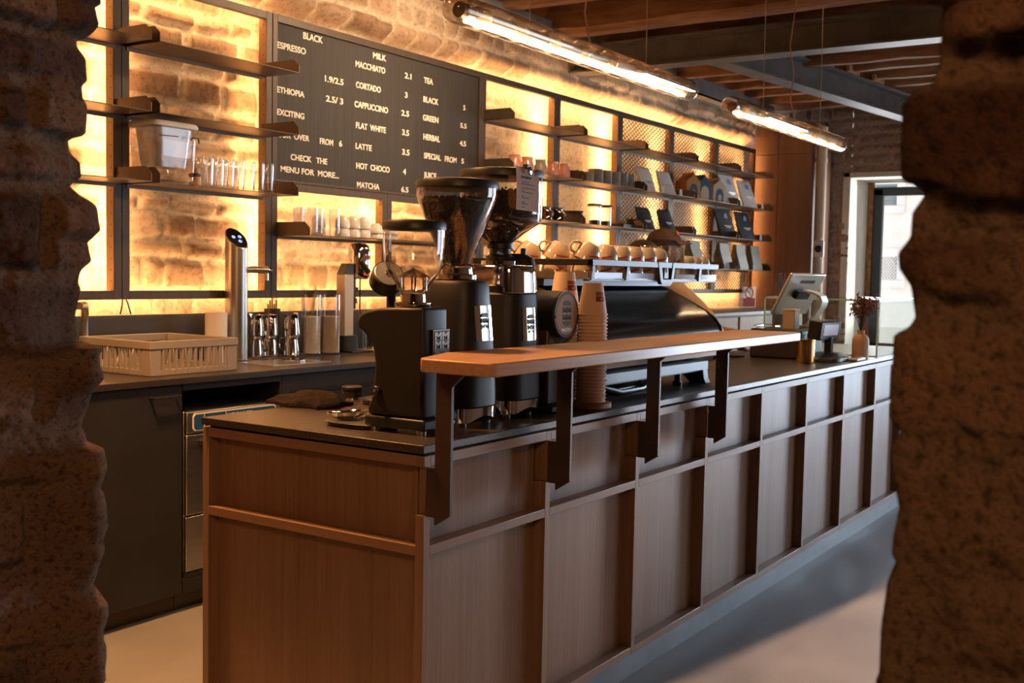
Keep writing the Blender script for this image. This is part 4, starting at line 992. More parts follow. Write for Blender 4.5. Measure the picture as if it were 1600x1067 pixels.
cup_stack(.971, .170, 29, 'rear stack by the round grinder head')

# ------------------------------------------------------------------ things lying on the near end of the bar
rs = np.random.RandomState(4)
def towel(u, v):
    x, y = .335+.165*u, .685+.235*v
    z = .012+.030*math.exp(-((u-.62)**2*9+(v-.42)**2*7))+.010*math.sin(5*u+3*v)*math.sin(4*v+1)+.006*math.sin(11*u+7*v)
    e = min(u, 1-u, v, 1-v)
    return (x+.012*math.sin(9*v), y+.014*math.sin(7*u+2), ZC+.002+max(z, .004)*min(1, e*9+.15)+.010)
tw = B().grid(36, 36, towel); tb = B().grid(36, 36, lambda u, v: (towel(u, v)[0], towel(u, v)[1], ZC+.002))
tw.v += tb.v; n = 36*36; tw.f += [tuple(i+n for i in f)[::-1] for f in tb.f]
edge_ = list(range(36))+[36*j+35 for j in range(1, 36)]+list(range(36*36-2, 36*35-1, -1))+[36*j for j in range(34, 0, -1)]
tw.f += [(edge_[i], edge_[(i+1) % len(edge_)], edge_[(i+1) % len(edge_)]+n, edge_[i]+n) for i in range(len(edge_))]
mark(tw.build('bar_towel', M['felt'], None, smooth=60), 'dark brown folded bar towel lying on the worktop', 'towel')
t = thing('coffee_tamper', 'round dark coffee leveller standing behind the bar towel', 'tamper', (.615, .80, ZC))
B().cyl(.029, 0, .012, seg=36).build('steel_base', M['chrome'], t)
B().lathe([(.031,.012),(.0345,.014),(.0345,.034),(.033,.036),(.036,.038),(.036,.047),(.032,.050),(0,.050)], seg=40).build('body', M['black_matte'], t)
t = thing('grinder_timer', 'small black box with steel plate behind the near grinder', 'device', (.80, .77, ZC))
B().box(-.06, .06, -.04, .04, .0, .066).build('case', M['black_matte'], t, bev=.004)
B().box(-.061, -.059, -.035, .02, .012, .058).build('steel_plate', M['steel'], t)
B().cyl(.006, -.065, -.06, (0, -.01, .04), 12, 'x').build('button', M['black_plastic'], t)
t = thing('steel_saucer', 'small shiny steel saucer left of the near grinder', 'saucer', (.235, .475, ZC+.012))
B().lathe([(0,.0),(.035,.0),(.055,.006),(.062,.014),(.064,.013),(.058,.003),(.036,-.004),(0,-.004)], seg=40).xf(Matrix.Rotation(-.10, 4, 'X')).build('dish', M['chrome'], t)
t = thing('serving_tray', 'dark round-cornered metal tray under the edge of the near grinder', 'tray', (.165, .365, ZC))
B().loft([(.002, 0, 0, .055, .080, 3), (.005, 0, 0, .068, .094, 3), (.012, 0, 0, .077, .103, 3)], seg=48, cap=False).loft([(.004, 0, 0, .054, .079, 3), (.007, 0, 0, .066, .092, 3), (.0125, 0, 0, .0755, .1015, 3)], seg=48, cap=False).loft([(.001, 0, 0, .056, .081, 3), (.004, 0, 0, .055, .080, 3)], seg=48).build('dish', M['steel'], t)
# ------------------------------------------------------------------ pendant lamps over the bar
def pendant(x0, x1, label, cords, y=.45, z=2.30):
    t = thing('pendant_lamp', label, 'lamp', (x0, y, z)); L = x1-x0; R = .049
    prof = [(0, 0), (.018, .002), (.034, .010), (.044, .022), (R, .045), (R, L-.045), (.044, L-.022), (.034, L-.010), (.018, L-.002), (0, L)]
    B().shell(prof, seg=40, axis='x').build('glass_tube', M['lamp_glass'], t, smooth=60)
    # inner clear core with ribbed glass rings
    B().lathe([(.021,.075),(.021,L-.075)], seg=24, axis='x').build('reflector', M['lamp_core'], t)
    B().cyl(.0075, .09, L-.09, (0, .0, -.029), 16, 'x').build('light_tube', M['tube_warm'], t)
    n = 8
    for k in range(n):
        c = .17+(L-.30)*k/(n-1); rg = B()
        for q in range(5): rg.lathe([(.030,c-.030+.014*q),(.0385-.0012*abs(q-2),c-.026+.014*q),(.030,c-.021+.014*q)], seg=32, axis='x')
        rg.build('ribbed_ring', M['ring_glass'], t)
        B().lathe([(.0225,c-.036),(.045,c-.004),(.0445,c+.002),(.0225,c-.026)], seg=32, axis='x', closed=True).build('glass_collar', M['ring_glass'], t)
    for s, xx in ((1, .055), (-1, L-.055)):
        B().lathe([(.0,xx),(.026,xx),(.026,xx+s*.03),(.0,xx+s*.03)], seg=24, axis='x').build('end_cap', M['brass_dark'], t)
    for k, (cx, kind) in enumerate(cords):
        if kind == 'wire':
            B().tube([(cx-x0, 0, R-.003), (cx-x0-.02, 0, .86)], .0022, 6).build('hanging_wire', M['pipe'], t)
        else:
            B().tube([(cx-x0+.02, 0, R-.003), (cx-x0-.01, .01, .16), (cx-x0+.0, .0, .30), (cx-x0-.05, .01, .45), (cx-x0-.03, 0, .60), (cx-x0+.04, 0, .86)], .0038, 8).build('power_cord', M['cord'], t)
    return t
M['lamp_core'] = mat('lamp_core', (.86, .83, .78), rough=.25, metal=.15)
def milky(m, amount):
    """a touch of scattering in lamp glass, so it catches the light of the tube inside"""
    N, L = m.node_tree.nodes, m.node_tree.links; out = N['Material Output']; src = out.inputs[0].links[0].from_socket
    d = N.new('ShaderNodeBsdfTranslucent'); d.inputs[0].default_value = (1, .92, .82, 1); d2 = N.new('ShaderNodeBsdfDiffuse'); d2.inputs[0].default_value = (1, .92, .82, 1)
    a = N.new('ShaderNodeMixShader'); L.new(d.outputs[0], a.inputs[1]); L.new(d2.outputs[0], a.inputs[2])
    x = N.new('ShaderNodeMixShader'); x.inputs[0].default_value = amount; L.new(src, x.inputs[1]); L.new(a.outputs[0], x.inputs[2]); L.new(x.outputs[0], out.inputs[0])
    return m
M['ring_glass'] = milky(thin_glass('ring_glass', tint=(1, .96, .9), gloss=(1, .9, .75), f0=.15, f1=.9, power=1.4, rough=.08), .15)
milky(M['lamp_glass'], .016)
M['brass_dark'] = mat('dark_brass', (.20, .13, .07), rough=.35, metal=.9)
M['cord'] = mat('copper_cord', (.55, .27, .15), rough=.5)
pendant(.67, 2.56, 'nearer clear glass tube pendant lamp with ribbed rings over the bar', [(1.155, 'wire'), (1.575, 'cord'), (2.085, 'wire')])
pendant(2.99, 4.86, 'farther clear glass tube pendant lamp beneath the steel beam', [(3.475, 'wire'), (3.93, 'cord'), (4.42, 'wire')])

# ------------------------------------------------------------------ items on the left shelves
YS = 2.32
t = thing('water_dispenser', 'clear square water dispenser with tap on the lower left shelf', 'dispenser', (1.045, YS, 1.8055))
w, d, h = .125, .10, .275
B().loft([(.014, 0, 0, .104, .084, 7), (.02, 0, 0, .110, .088, 7), (.20, 0, 0, .122, .097, 7), (.25, 0, 0, .124, .099, 7)], seg=64, cap=False).build('outer_tank', M['acrylic'], t)
B().loft([(.075, 0, 0, .084, .064, 7), (.245, 0, 0, .104, .08, 7)], seg=48, cap=True).build('inner_container', M['acryl_frost'] if 'acryl_frost' in M else thin_glass('frosted_acrylic', tint=(.62, .60, .58), gloss=(.9, .9, .9), f0=.25, f1=.7, rough=.25), t)
B().loft([(.248, 0, 0, .127, .102, 7), (.262, 0, 0, .128, .103, 7), (.272, 0, 0, .122, .097, 7)], seg=64).build('lid', M['white'], t, bev=.002)
B().loft([(0, 0, 0, .10, .082, 6), (.014, 0, 0, .104, .086, 6)], seg=48).build('base', M['clear_blue'] if 'clear_blue' in M else thin_glass('blue_clear', tint=(.55, .62, .72), f0=.2, f1=.8), t)
B().tube([(.07,-.1,.20),(.07,-.112,.21),(.10,-.112,.21),(.112,-.105,.19)], .003, 6).build('grip_ridge', M['black_plastic'], t)
B().tube([(-.10,-.1,.205),(.0,-.1,.208)], .002, 6).build('grip_ridge', M['black_plastic'], t)
tp = B().tube([(.075, -.09, .045), (.075, -.125, .045)], .010, 12).cyl(.016, -.005, .04, (.075, -.135, 0), 20, ch=.006).build('tap', M['tap_amber'] if 'tap_amber' in M else mat('amber_tap', (.55, .36, .24), rough=.3), t)
B().cyl(.0165, .038, .050, (.075, -.135, 0), 20).build('tap_ring', M['blue_panel'], tp)
B().lathe([(.0,.078),(.008,.076),(.013,.066),(.012,.052),(.0,.050)], c=(.075, -.135, 0), seg=20).build('tap_lever', M['tap_amber'] if 'tap_amber' in M else tp.data.materials[0], tp)
g = thing('tall_glass', 'x', 'glass', (0, 0, -5), group='tall glasses on the lower left shelf')
B().shell([(.0,.004),(.024,.004),(.0265,.012),(.0295,.145),(.0275,.145),(.0255,.016),(.0,.014)], seg=28).build('tumbler', M['tumbler'], g)
for i, x in enumerate([1.262, 1.325, 1.388, 1.451, 1.516, 1.580, 1.642]):
    put(g, (x, YS-.04, 1.8055), 'tall clear glass on the lower left shelf, %s to the right of the dispenser' % ORD[i])
for i, x in enumerate([1.30, 1.365, 1.43, 1.50]):
    put(g, (x, YS+.05, 1.8055), 'tall clear glass in the rear row left of the menu, %s from the left' % ORD[i])
for i, (x, y) in enumerate([(1.90, .0), (1.968, -.03), (2.04, 0), (1.955, .06), (2.11, -.05)]):
    put(g, (x, YS+y, 1.6135), 'tall clear glass under the menu board, %s from the left' % ORD[[0, 2, 3, 1, 4][i]])['group'] = 'tall glasses under the menu board'
bw = thing('tea_bowl', 'x', 'bowl', (0, 0, -5), group='bowls under the menu board')
B().shell([(.039,0),(.040,.003),(.040,.020),(.037,.042),(.028,.058),(.014,.0645),(.012,.067),(.0,.067)], seg=32).build('bowl_body', M['white_porcelain'], bw)
for i, x in enumerate([2.205, 2.288, 2.372]):
    put(bw, (x, YS-.02, 1.6135), 'pale bowl upside down under the menu board, lower one of stack %s from the glasses' % ORD[i])
    put(bw, (x, YS-.02, 1.6135+.050), 'pale bowl upside down under the menu board, upper one of stack %s from the glasses' % ORD[i])
put(bw, (2.10, YS+.055, 1.6135), 'pale bowl behind the tall glasses under the menu board, lower')
put(bw, (2.10, YS+.055, 1.6635), 'pale bowl behind the tall glasses under the menu board, upper')
sc = thing('wide_cup', 'x', 'cup', (0, 0, -5), group='wide cups under the menu board')
B().shell([(.056,0),(.057,.003),(.053,.020),(.040,.040),(.024,.052),(.022,.056),(.0,.055)], seg=32).build('cup_body', M['white_porcelain'], sc)
for i, (x, z) in enumerate([(2.475, 0), (2.585, 0), (2.475, .030), (2.585, .030)]):
    put(sc, (x, YS-.02, 1.6135+z), 'wide white cup turned over right of the pale bowls, %s %s' % (['left', 'right'][i % 2], ['lower', 'upper'][i//2]))

# ------------------------------------------------------------------ items on the right shelves
Z2, Z3, Z4 = 2.1125, 1.8055, 1.5155
mg = thing('pink_mug', 'x', 'mug', (0, 0, -5), group='belly mugs right of the menu board')
mp = [(.030,0),(.040,.006),(.047,.028),(.046,.052),(.037,.080),(.036,.094),(.041,.108),(.039,.108),(.034,.094),(.035,.078),(.043,.05),(.0,.012)]
B().shell(mp, seg=32).build('mug_body', M['pink'], mg)
for i, (x, l) in enumerate([(3.895, 'first'), (4.050, 'second'), (4.375, 'third'), (4.530, 'fourth')]):
    put(mg, (x, YS, Z2), '%s pink glazed mug counted from the left on the second shelf' % l)
gm = thing('grey_mug', 'grey glazed belly mug between the pink mugs', 'mug', (4.215, YS, Z2), group='belly mugs right of the menu board')
B().shell(mp, seg=32).build('mug_body', M['grey_glaze'], gm)
tc = thing('taupe_cup', 'x', 'cup', (0, 0, -5), group='stacked taupe cups')
B().shell([(.0,.002),(.052,.002),(.056,.006),(.057,.038),(.055,.040),(.053,.038),(.052,.01),(.0,.008)], seg=32).build('cup_body', M['taupe_cup'], tc)
for i, (x, n) in enumerate([(4.845, 2), (4.99, 3), (5.125, 3), (5.26, 3), (5.385, 3), (5.505, 3)]):
    for k in range(n):
        if i == 5 and x > 5.6: continue
        put(tc, (x, YS, Z2+.036*k), 'taupe stoneware cup, %s from the bottom of stack %s from the left' % (ORD[k], ORD[i]))
def card_pouch(name, label, cat, x, z, w, h, m, lean=-.33, top=.35, emblem=None, tag=True, rz=-.10, words=None):
    """flat-bottomed pouch leaning slightly back"""
    t = thing(name, label, cat, (x, YS-.035, z), rz=rz)
    sec = []
    def P(u, v, s):
        d = .038*(1-v)**.8+.003
        return (-w/2+w*u, s*d*math.sin(PI*min(max(u, .04), .96))**.4+v*h*math.tan(-lean)*1, v*h)
    f = B().grid(10, 14, lambda u, v: P(u, v, -1)); b = B().grid(10, 14, lambda u, v: P(u, v, 1)); n = len(f.v)
    f.v += b.v; f.f += [tuple(i+n for i in q)[::-1] for q in b.f]
    ring = [(j*10, (j+1)*10) for j in range(13)]+[(j*10+9, (j+1)*10+9) for j in range(13)]
    f.f += [(a, c, c+n, a+n) for a, c in ring]+[(i, i+1, i+1+n, i+n) for i in range(9)]+[(130+i, 131+i, 131+i+n, 130+i+n) for i in range(9)]
    f.build('pouch_body', m, t, smooth=60)
    y = lambda v: -(.038*(1-v)**.8+.003)+v*h*math.tan(-lean)-.0015
    if emblem:
        v = .74
        B().lathe([(0,0),(.030,0),(.030,.0015),(0,.0015)], axis='y', seg=24, ell=(1, 1.2)).xf(Matrix.Translation((.02, y(v)-.002, v*h)) @ Matrix.Rotation(-.2, 4, 'X')).build('round_emblem', M[emblem], t)
    if words:
        v = .42
        for q, ww in ((0, .5), (-.05, .3)):
            B().box(-w*ww/2, w*ww/2, y(v+q)-.0014, y(v+q)-.0004, (v+q)*h-.004, (v+q)*h+.004).build('printed_line', M[words], t)
    return t
def price_tag(x, z, label):
    t = thing('price_tag', label, 'tag', (x, YS-.10, z))
    B().prism([(0,0),(.014,.0),(.008,.055),(.005,.055)], 'x', -.022, .022).build('tag_plate', M['paper'], t, bev=.001)
card_pouch('white_pouch', 'white flat pouch on the second shelf, first after the taupe cups', 'pouch', 5.80, Z2, .20, .20, M['pouch_white'], words='plate_grey')
card_pouch('white_pouch', 'white flat pouch on the second shelf, next right towards the cartons', 'pouch', 6.17, Z2, .20, .20, M['pouch_white'], words='plate_grey')
price_tag(5.93, Z2, 'cream price tag at the first white pouch')
price_tag(6.28, Z2, 'cream price tag at the second white pouch')
card_pouch('white_pouch', 'large white pouch with violet emblem, left of the pair beside the tall cabinet', 'pouch', 7.56, Z2, .27, .285, M['pouch_white'], emblem='emblem', words='plate_grey')
card_pouch('white_pouch', 'large white pouch with violet emblem, right of the pair beside the tall cabinet', 'pouch', 7.99, Z2, .27, .265, M['pouch_white'], emblem='emblem', words='plate_grey')
price_tag(7.60, Z2, 'small white price tag below the left large white pouch')
price_tag(8.16, Z2, 'small white price tag below the right large white pouch')
card_pouch('black_pouch', 'black pouch on the third shelf behind the cap, left one', 'pouch', 5.80, Z3, .20, .185, M['dark_card'], words='paper')
card_pouch('black_pouch', 'black pouch on the third shelf behind the cap, right one', 'pouch', 6.19, Z3, .20, .19, M['dark_card'], words='paper')
card_pouch('black_pouch', 'large black pouch with blue emblem, left one near the tall cabinet', 'pouch', 7.48, Z3, .28, .27, M['dark_card'], emblem='emblem', words='paper')
card_pouch('black_pouch', 'large black pouch with blue emblem, right one near the tall cabinet', 'pouch', 7.96, Z3, .28, .27, M['dark_card'], emblem='emblem', words='paper')
price_tag(8.14, Z3, 'small white price tag below the right large black pouch')
price_tag(6.52, Z3, 'small white price tag beside the cap on the third shelf')
def gable_carton(label, x, m, face):
    t = thing('gable_carton', label, 'carton', (x, YS, Z2), rz=-.35)
    w, d, h = .085, .07, .15
    B().prism([(-w, 0), (w, 0), (w, h), (0, h+.06), (-w, h)], 'y', -d, d).build('box', m, t, bev=.003)
    B().box(-.01, .01, -d, d, h+.05, h+.075).build('top_seam', m, t)
    B().prism([(-.05, .012), (.05, .012), (.05, .07), (.035, .115), (0, .13), (-.035, .115), (-.05, .07)], 'y', -d-.002, -d+.0005).build('print', face, t)
    B().prism([(-.022, .02), (.022, .02), (.022, .06), (0, .08), (-.022, .06)], 'y', -d-.003, -d+.0005).build('print_figure', M['carton'], t)
    return t
gable_carton('orange gabled carton with dark blue print on the second shelf', 6.62, M['carton_orange'], M['carton_blue'])
gable_carton('dark blue gabled carton between the orange and the cream carton', 6.86, M['carton_blue'], M['carton'])
gable_carton('cream gabled carton with dark blue arch print on the second shelf', 7.19, M['carton'], M['carton_blue'])
def side_bag(label, x, z, rz=-.2, s=1.0):
    t = thing('coffee_bag', label, 'bag', (x, YS, z), rz=rz)
    W_, D_, H_ = .085*s, .055*s, .24*s
    secs = []
    for k in range(13):
        v = k/12; wv = 1+.05*math.sin(v*9+x*3); off = .012*math.sin(v*6+x)
        secs.append((v*H_, off, .01*v, W_*wv, D_*(1-.80*max(0, v-.35)/.65)*(1+.06*math.sin(v*14)), 5))
    B().loft(secs, seg=40).build('bag_body', M['olive_bag'], t)
    B().grid(6, 13, lambda u, v: (secs[int(v*12)][1]-W_*.86+2*W_*.86*u, secs[int(v*12)][2]-secs[int(v*12)][4]-.003, v*H_)).build('front_label', M['mint_bag'], t)
    return t
side_bag('small pale coffee bag alone in the middle perforated bay', 6.79, Z4, s=1.0)
side_bag('pale coffee bag on the lowest shelf, left of three', 7.44, Z4)
side_bag('pale coffee bag on the lowest shelf, middle of three', 7.83, Z4)
side_bag('pale coffee bag on the lowest shelf, right of three', 8.20, Z4)
price_tag(7.98, Z4, 'small white price tag between the pale coffee bags')
# glass servers, drippers, canisters on the third shelf
sv = thing('glass_server', 'x', 'coffee server', (0, 0, -5), group='smoked glass servers')
B().shell([(.0,.004),(.048,.004),(.054,.010),(.052,.05),(.040,.088),(.042,.095)], seg=28).build('server_body', M['smoke_glass'], sv)
B().lathe([(.041,.090),(.045,.092),(.045,.100),(.0,.102)], seg=28).build('server_lid', M['black_plastic'], sv)
B().tube([(.046,-.01,.085),(.080,-.02,.082),(.088,-.02,.05),(.054,-.01,.025)], .005, 8).build('server_handle', M['smoke_glass'], sv)
for i, x in enumerate([4.12, 4.28, 4.44]):
    put(sv, (x, YS, Z3), 'smoked glass coffee server on the third shelf, %s from the left' % ORD[i])
t = thing('coffee_dripper', 'dark brown coffee dripper right of the smoked glass servers', 'dripper', (4.68, YS, Z3))
B().shell([(.055,.0),(.055,.008),(.028,.012),(.030,.03),(.072,.09),(.070,.09),(.026,.03)], seg=32).build('cone', M['bracket'], t)
B().tube([(.06,0,.08),(.095,0,.07),(.09,0,.04),(.05,0,.03)], .006, 8).build('handle', M['bracket'], t)
jr = thing('storage_jar', 'x', 'jar', (0, 0, -5), group='slim glass jars')
B().shell([(.0,.003),(.046,.003),(.046,.145)], seg=28).build('jar_glass', M['tumbler'], jr)
B().lathe([(.0,.145),(.056,.145),(.056,.158),(.05,.162),(.0,.162)], seg=28).build('jar_lid', M['black_plastic'], jr)
mark(B().lathe([(.0,.005),(.042,.005),(.042,.04),(.0,.045)], seg=24).build('jar_contents', M['bean'], jr), kind='stuff')
put(jr, (4.99, YS, Z3), 'slim glass jar with black lid, left of the pair')
put(jr, (5.15, YS, Z3), 'slim glass jar with black lid, right of the pair')
t = thing('scale_box', 'flat black coffee scale right of the slim jars', 'scale', (5.40, YS, Z3))
B().box(-.10, .10, -.08, .06, 0, .03).build('scale_body', M['black_plastic'], t, bev=.004)
B().box(-.09, .09, -.05, .05, .03, .035).build('scale_plate', M['black_gloss'], t)
t = thing('gooseneck_kettle', 'small black kettle right of the flat scale', 'kettle', (5.575, YS-.01, Z3))
B().lathe([(.0,.0),(.055,.0),(.058,.01),(.045,.07),(.035,.078),(.0,.082)], seg=28).build('kettle_body', M['black_matte'], t)
B().cyl(.008, .08, .098, seg=14).build('lid_knob', M['black_plastic'], t)
B().tube([(-.05,0,.02),(-.075,0,.035),(-.078,0,.065),(-.095,0,.080)], .006, 8).build('spout', M['black_matte'], t)

# ------------------------------------------------------------------ back worktop
ZK = .985
t = thing('dish_rack', 'beige plastic dishwasher rack on the back worktop', 'rack', (.70, 1.975, ZK))
S = .465; H = .145
b = B()
b.box(-.005, S+.005, -.005, .012, H-.034, H).box(-.005, S+.005, S-.012, S+.005, H-.034, H).box(-.005, .012, .012, S-.012, H-.034, H).box(S-.012, S+.005, .012, S-.012, H-.034, H)
b.build('top_rim', M['beige_plastic'], t, bev=.003)
b = B()
b.box(0, S, 0, .010, 0, .026).box(0, S, S-.010, S, 0, .040).box(0, .010, .010, S-.010, 0, .026).box(S-.010, S, .010, S-.010, 0, .026)
b.build('bottom_rim', M['beige_plastic'], t, bev=.003)
for cx, cy in ((0, 0), (S, 0), (0, S), (S, S)):
    sx = 1 if cx == 0 else -1; sy = 1 if cy == 0 else -1
    e_ = -.0012*sx; g_ = -.0012*sy
    b = B().prism([(cx+e_, cy+g_), (cx+sx*.055, cy+g_), (cx+sx*.055, cy+sy*.0112), (cx+sx*.018, cy+sy*.018), (cx+sx*.0112, cy+sy*.055), (cx+e_, cy+sy*.055)], 'z', 0, H-.033)
    b.build('corner_post', M['beige_plastic'], t, bev=.003)
n = 11
for i in range(n):
    p = .065+(S-.13)*i/(n-1)
    for q in range(4):
        if q == 0: b = B().box(p-.0045, p+.0045, -.0025, .0085, .002, H-.033)
        if q == 1: b = B().box(p-.0045, p+.0045, S-.0085, S+.0025, .002, H-.033)
        if q == 2: b = B().box(-.0025, .0085, p-.0045, p+.0045, .002, H-.033)
        if q == 3: b = B().box(S-.0085, S+.0025, p-.0045, p+.0045, .002, H-.033)
        b.build('slat', M['beige_plastic'], t)
b = B()
for i in range(1, 12):
    p = S*i/12; b.box(p-.003, p+.003, .01, S-.01, .004, .012).box(.01, S-.01, p-.003, p+.003, .004, .012)
b.build('grid_floor', M['beige_plastic'], t)
for i in range(6):
    x = .06+.07*i
    b = B().tube([(x, .40, .012), (x+.03, .40, .10), (x+.045, .40, .012)], .003, 6)
    b.build('peg', M['white'], t)
t = thing('water_tap_column', 'tall slanted stainless hot water column with touch buttons', 'water tap', (1.532, 2.38, ZK))
c = B(); seg = 40; r = .055; vs = []
for lvl in range(2):
    for k in range(seg):
        a = 2*PI*k/seg; x, y = r*math.cos(a), r*math.sin(a)
        z = 0 if lvl == 0 else .600+.92*y+.10*x
        vs.append((x, y, z))
c.add(vs, [(k, (k+1) % seg, seg+(k+1) % seg, seg+k) for k in range(seg)]+[tuple(range(seg))[::-1], tuple(range(seg, 2*seg))])
c.build('column', M['steel'], t, bev=.002)
top = B(); nrm = Vector((-.10, -.92, 1)).normalized(); vs = []
for lv in (0, 1):
    for k in range(seg):
        a = 2*PI*k/seg; x, y = .93*r*math.cos(a), .93*r*math.sin(a)
        vs.append(Vector((x, y, .600+.92*y+.10*x))+nrm*(.0005+.002*lv))
top.add(vs, [(k, (k+1) % seg, seg+(k+1) % seg, seg+k) for k in range(seg)]+[tuple(range(seg))[::-1], tuple(range(seg, 2*seg))])
tp_ = top.build('touch_panel', M['black_gloss'], t)
qr = nrm.to_track_quat('Z', 'Y').to_matrix().to_4x4()
for x, y in ((-.018, .004), (.020, .002), (.004, -.020)):
    p = Vector((x, y, .600+.92*y+.10*x))+nrm*.003
    B().lathe([(.006,0),(.0085,0),(.0085,.0012),(.006,.0012)], seg=18, closed=True).xf(Matrix.Translation(p) @ qr).build('touch_button', M['led_blue'], tp_)
sp = B().tube([(.045, -.01, .445), (.075, -.03, .447), (.150, -.065, .445)], .0175, 20).build('spout', M['steel'], t)
B().lathe([(.0,.0),(.0165,.0),(.0165,.022),(.0,.022)], axis='x', seg=20).xf(Matrix.Translation((.142, -.063, .445))).build('spout_tip', M['chrome'], sp)
B().tube([(.143, -.063, .43), (.143, -.063, .395)], .006, 10).build('nozzle', M['chrome'], sp)
B().cyl(.062, 0, .008, seg=40, ch=.002).build('base_ring', M['steel'], t)
t = thing('paper_roll', 'white paper towel roll standing left of the hot water column', 'paper roll', (1.365, 2.335, ZK))
B().lathe([(.018,0),(.052,0),(.052,.24),(.018,.24)], seg=40, closed=True).build('roll', M['paper'], t)
t = thing('sink_faucet', 'stainless bent faucet behind the left end of the dish rack', 'faucet', (.735, 2.46, ZK))
B().tube([(0,0,0),(0,0,.20),(0,-.004,.245),(-.012,-.02,.272),(-.035,-.05,.28),(-.10,-.12,.283),(-.16,-.19,.283)], .0165, 16).build('pipe', M['steel'], t)
B().cyl(.026, 0, .02, seg=24).build('base_ring', M['steel'], t)
mark(B().tube([(.985, 2.53, 1.29), (.983, 2.53, 1.26), (.972, 2.53, 1.216)], .004, 8).build('power_cable', M['black_plastic'], None), 'left short black cable dangling below the wall frame', 'cable', group='cables below the wall frame')
mark(B().tube([(1.0, 2.53, 1.29), (1.012, 2.53, 1.27), (1.03, 2.53, 1.216)], .004, 8).build('power_cable', M['black_plastic'], None), 'right short black cable dangling below the wall frame', 'cable', group='cables below the wall frame')
# milk pitchers, two high
mt_ = thing('milk_pitcher', 'x', 'pitcher', (0, 0, -5), group='steel milk pitchers')
B().shell([(.0,.002),(.040,.002),(.044,.008),(.043,.04),(.037,.085),(.036,.095),(.039,.112),(.0375,.112),(.0345,.095),(.035,.085),(.041,.04),(.0,.006)], seg=32).build('pitcher_body', M['chrome'], mt_)
B().prism([(.033,.090),(.033,.116),(.054,.120)], 'y', -.011, .011).build('spout', M['chrome'], mt_)
B().tube([(-.037,0,.10),(-.062,0,.098),(-.070,0,.08),(-.066,0,.045),(-.042,0,.03)], .005, 8, flat=.6).build('handle', M['chrome'], mt_)
for i, (x, y) in enumerate([(1.705, 2.43), (1.79, 2.415), (1.885, 2.36)]):
    a = [2.6, .4, -.2][i]
    l = ['behind the hot water column', 'in the middle of the three stacks', 'beside the acrylic lid holder'][i]
    put(mt_, (x, y, ZK), 'steel milk pitcher, lower one '+l, rot=(0, 0, a))
    put(mt_, (x+.004, y, ZK+.106), 'steel milk pitcher, upper one '+l, rot=(0, 0, a+.5))
t = thing('utensil_cup', 'black cup of brushes and pens behind the milk pitchers', 'cup', (1.875, 2.485, ZK))
B().shell([(0,.002),(.04,.002),(.042,.245),(.04,.245),(.038,.01),(0,.01)], seg=24).build('cup_body', M['black_plastic'], t)
for k in range(5): B().tube([(-.02+.01*k, .005*(k % 2), .02), (-.03+.015*k, 0, .27+.02*(k % 3))], .004, 6).build('pen', M['black_plastic'], t)
# acrylic lid holders
def lid_holder(x, y, label, m, top):
    t = thing('lid_holder', label, 'lid holder', (x, y, ZK))
    B().shell([(.0,.004),(.052,.004),(.052,.32),(.050,.32),(.050,.008),(.0,.008)], seg=36).build('acrylic_tube', M['acrylic'], t)
    for k in range(top):
        B().lathe([(.0,.012+.0072*k),(.0475,.012+.0072*k),(.048,.016+.0072*k),(.046,.018+.0072*k),(.0,.0185+.0072*k)], seg=32).build('lid', m, t)
    return t
lid_holder(2.035, 2.36, 'clear acrylic tube stacked with white cup lids', M['white'], 27)
lid_holder(2.15, 2.33, 'clear acrylic tube stacked with translucent cup lids', mat('translucent_lid', (.62, .50, .38), rough=.3), 27)
t = thing('plastic_cup_tower', 'nested clear plastic cups standing behind the lid holders', 'cups', (2.105, 2.45, ZK))
for k in range(3): B().shell([(.030,.22+.015*k),(.044,.34+.015*k)], seg=28).build('cup_wall', M['tumbler'], t)
B().shell([(.0,.0),(.030,.0),(.030,.22)], seg=24).build('cup_wall', M['tumbler'], t)
# milkshake mixer
t = thing('drink_mixer', 'chrome headed drink mixer on a pale column', 'mixer', (2.345, 2.37, ZK))
B().box(-.07, .10, -.09, .09, 0, .012).build('base_plate', M['black_matte'], t, bev=.004)
B().loft([(.012, -.03, 0, .062, .055, 4), (.095, -.03, 0, .058, .052, 4)], seg=32).build('base', M['black_matte'], t)
B().box(-.075, .0, -.032, .032, .09, .43).build('column', mat('mixer_column', (.58, .50, .42), rough=.4, metal=.3), t, bev=.006)
B().prism([(-.075,.43),(0,.43),(0,.49),(-.04,.49)], 'y', -.03, .03).build('neck', M['grey_metal'], t, bev=.003)
B().box(0, .03, -.02, .02, .24, .43).box(.03, .065, -.008, .008, .335, .36).box(.03, .055, -.008, .008, .27, .30).build('cup_rest', M['black_plastic'], t, bev=.002)
hd = B().lathe([(0,.405),(.050,.405),(.058,.415),(.062,.44),(.062,.56),(.055,.59),(.035,.603),(0,.606)], c=(.075, 0, 0), seg=40).build('motor_head', M['chrome'], t)
B().grid(12, 2, lambda u, v: (.075+.0626*math.cos(-2.0+.9*u), .0626*math.sin(-2.0+.9*u), .515+.022*v)).build('red_badge', M['sign_red'], hd)
B().grid(12, 2, lambda u, v: (.075+.0626*math.cos(-2.0+.7*u), .0626*math.sin(-2.0+.7*u), .425+.016*v)).build('red_badge', M['sign_red'], hd)
B().cyl(.0045, .15, .41, (.085, 0, 0), 10).cyl(.014, .15, .156, (.085, 0, 0), 16).build('spindle', M['chrome'], t)
t = thing('mixing_cup', 'steel mixing cup standing right of the mixer column', 'mixing cup', (2.515, 2.335, ZK))
B().shell([(0,.014),(.038,.014),(.040,.02),(.050,.17),(.052,.17),(.050,.172),(.037,.022),(0,.02)], seg=32).build('cup_body', M['chrome'], t)
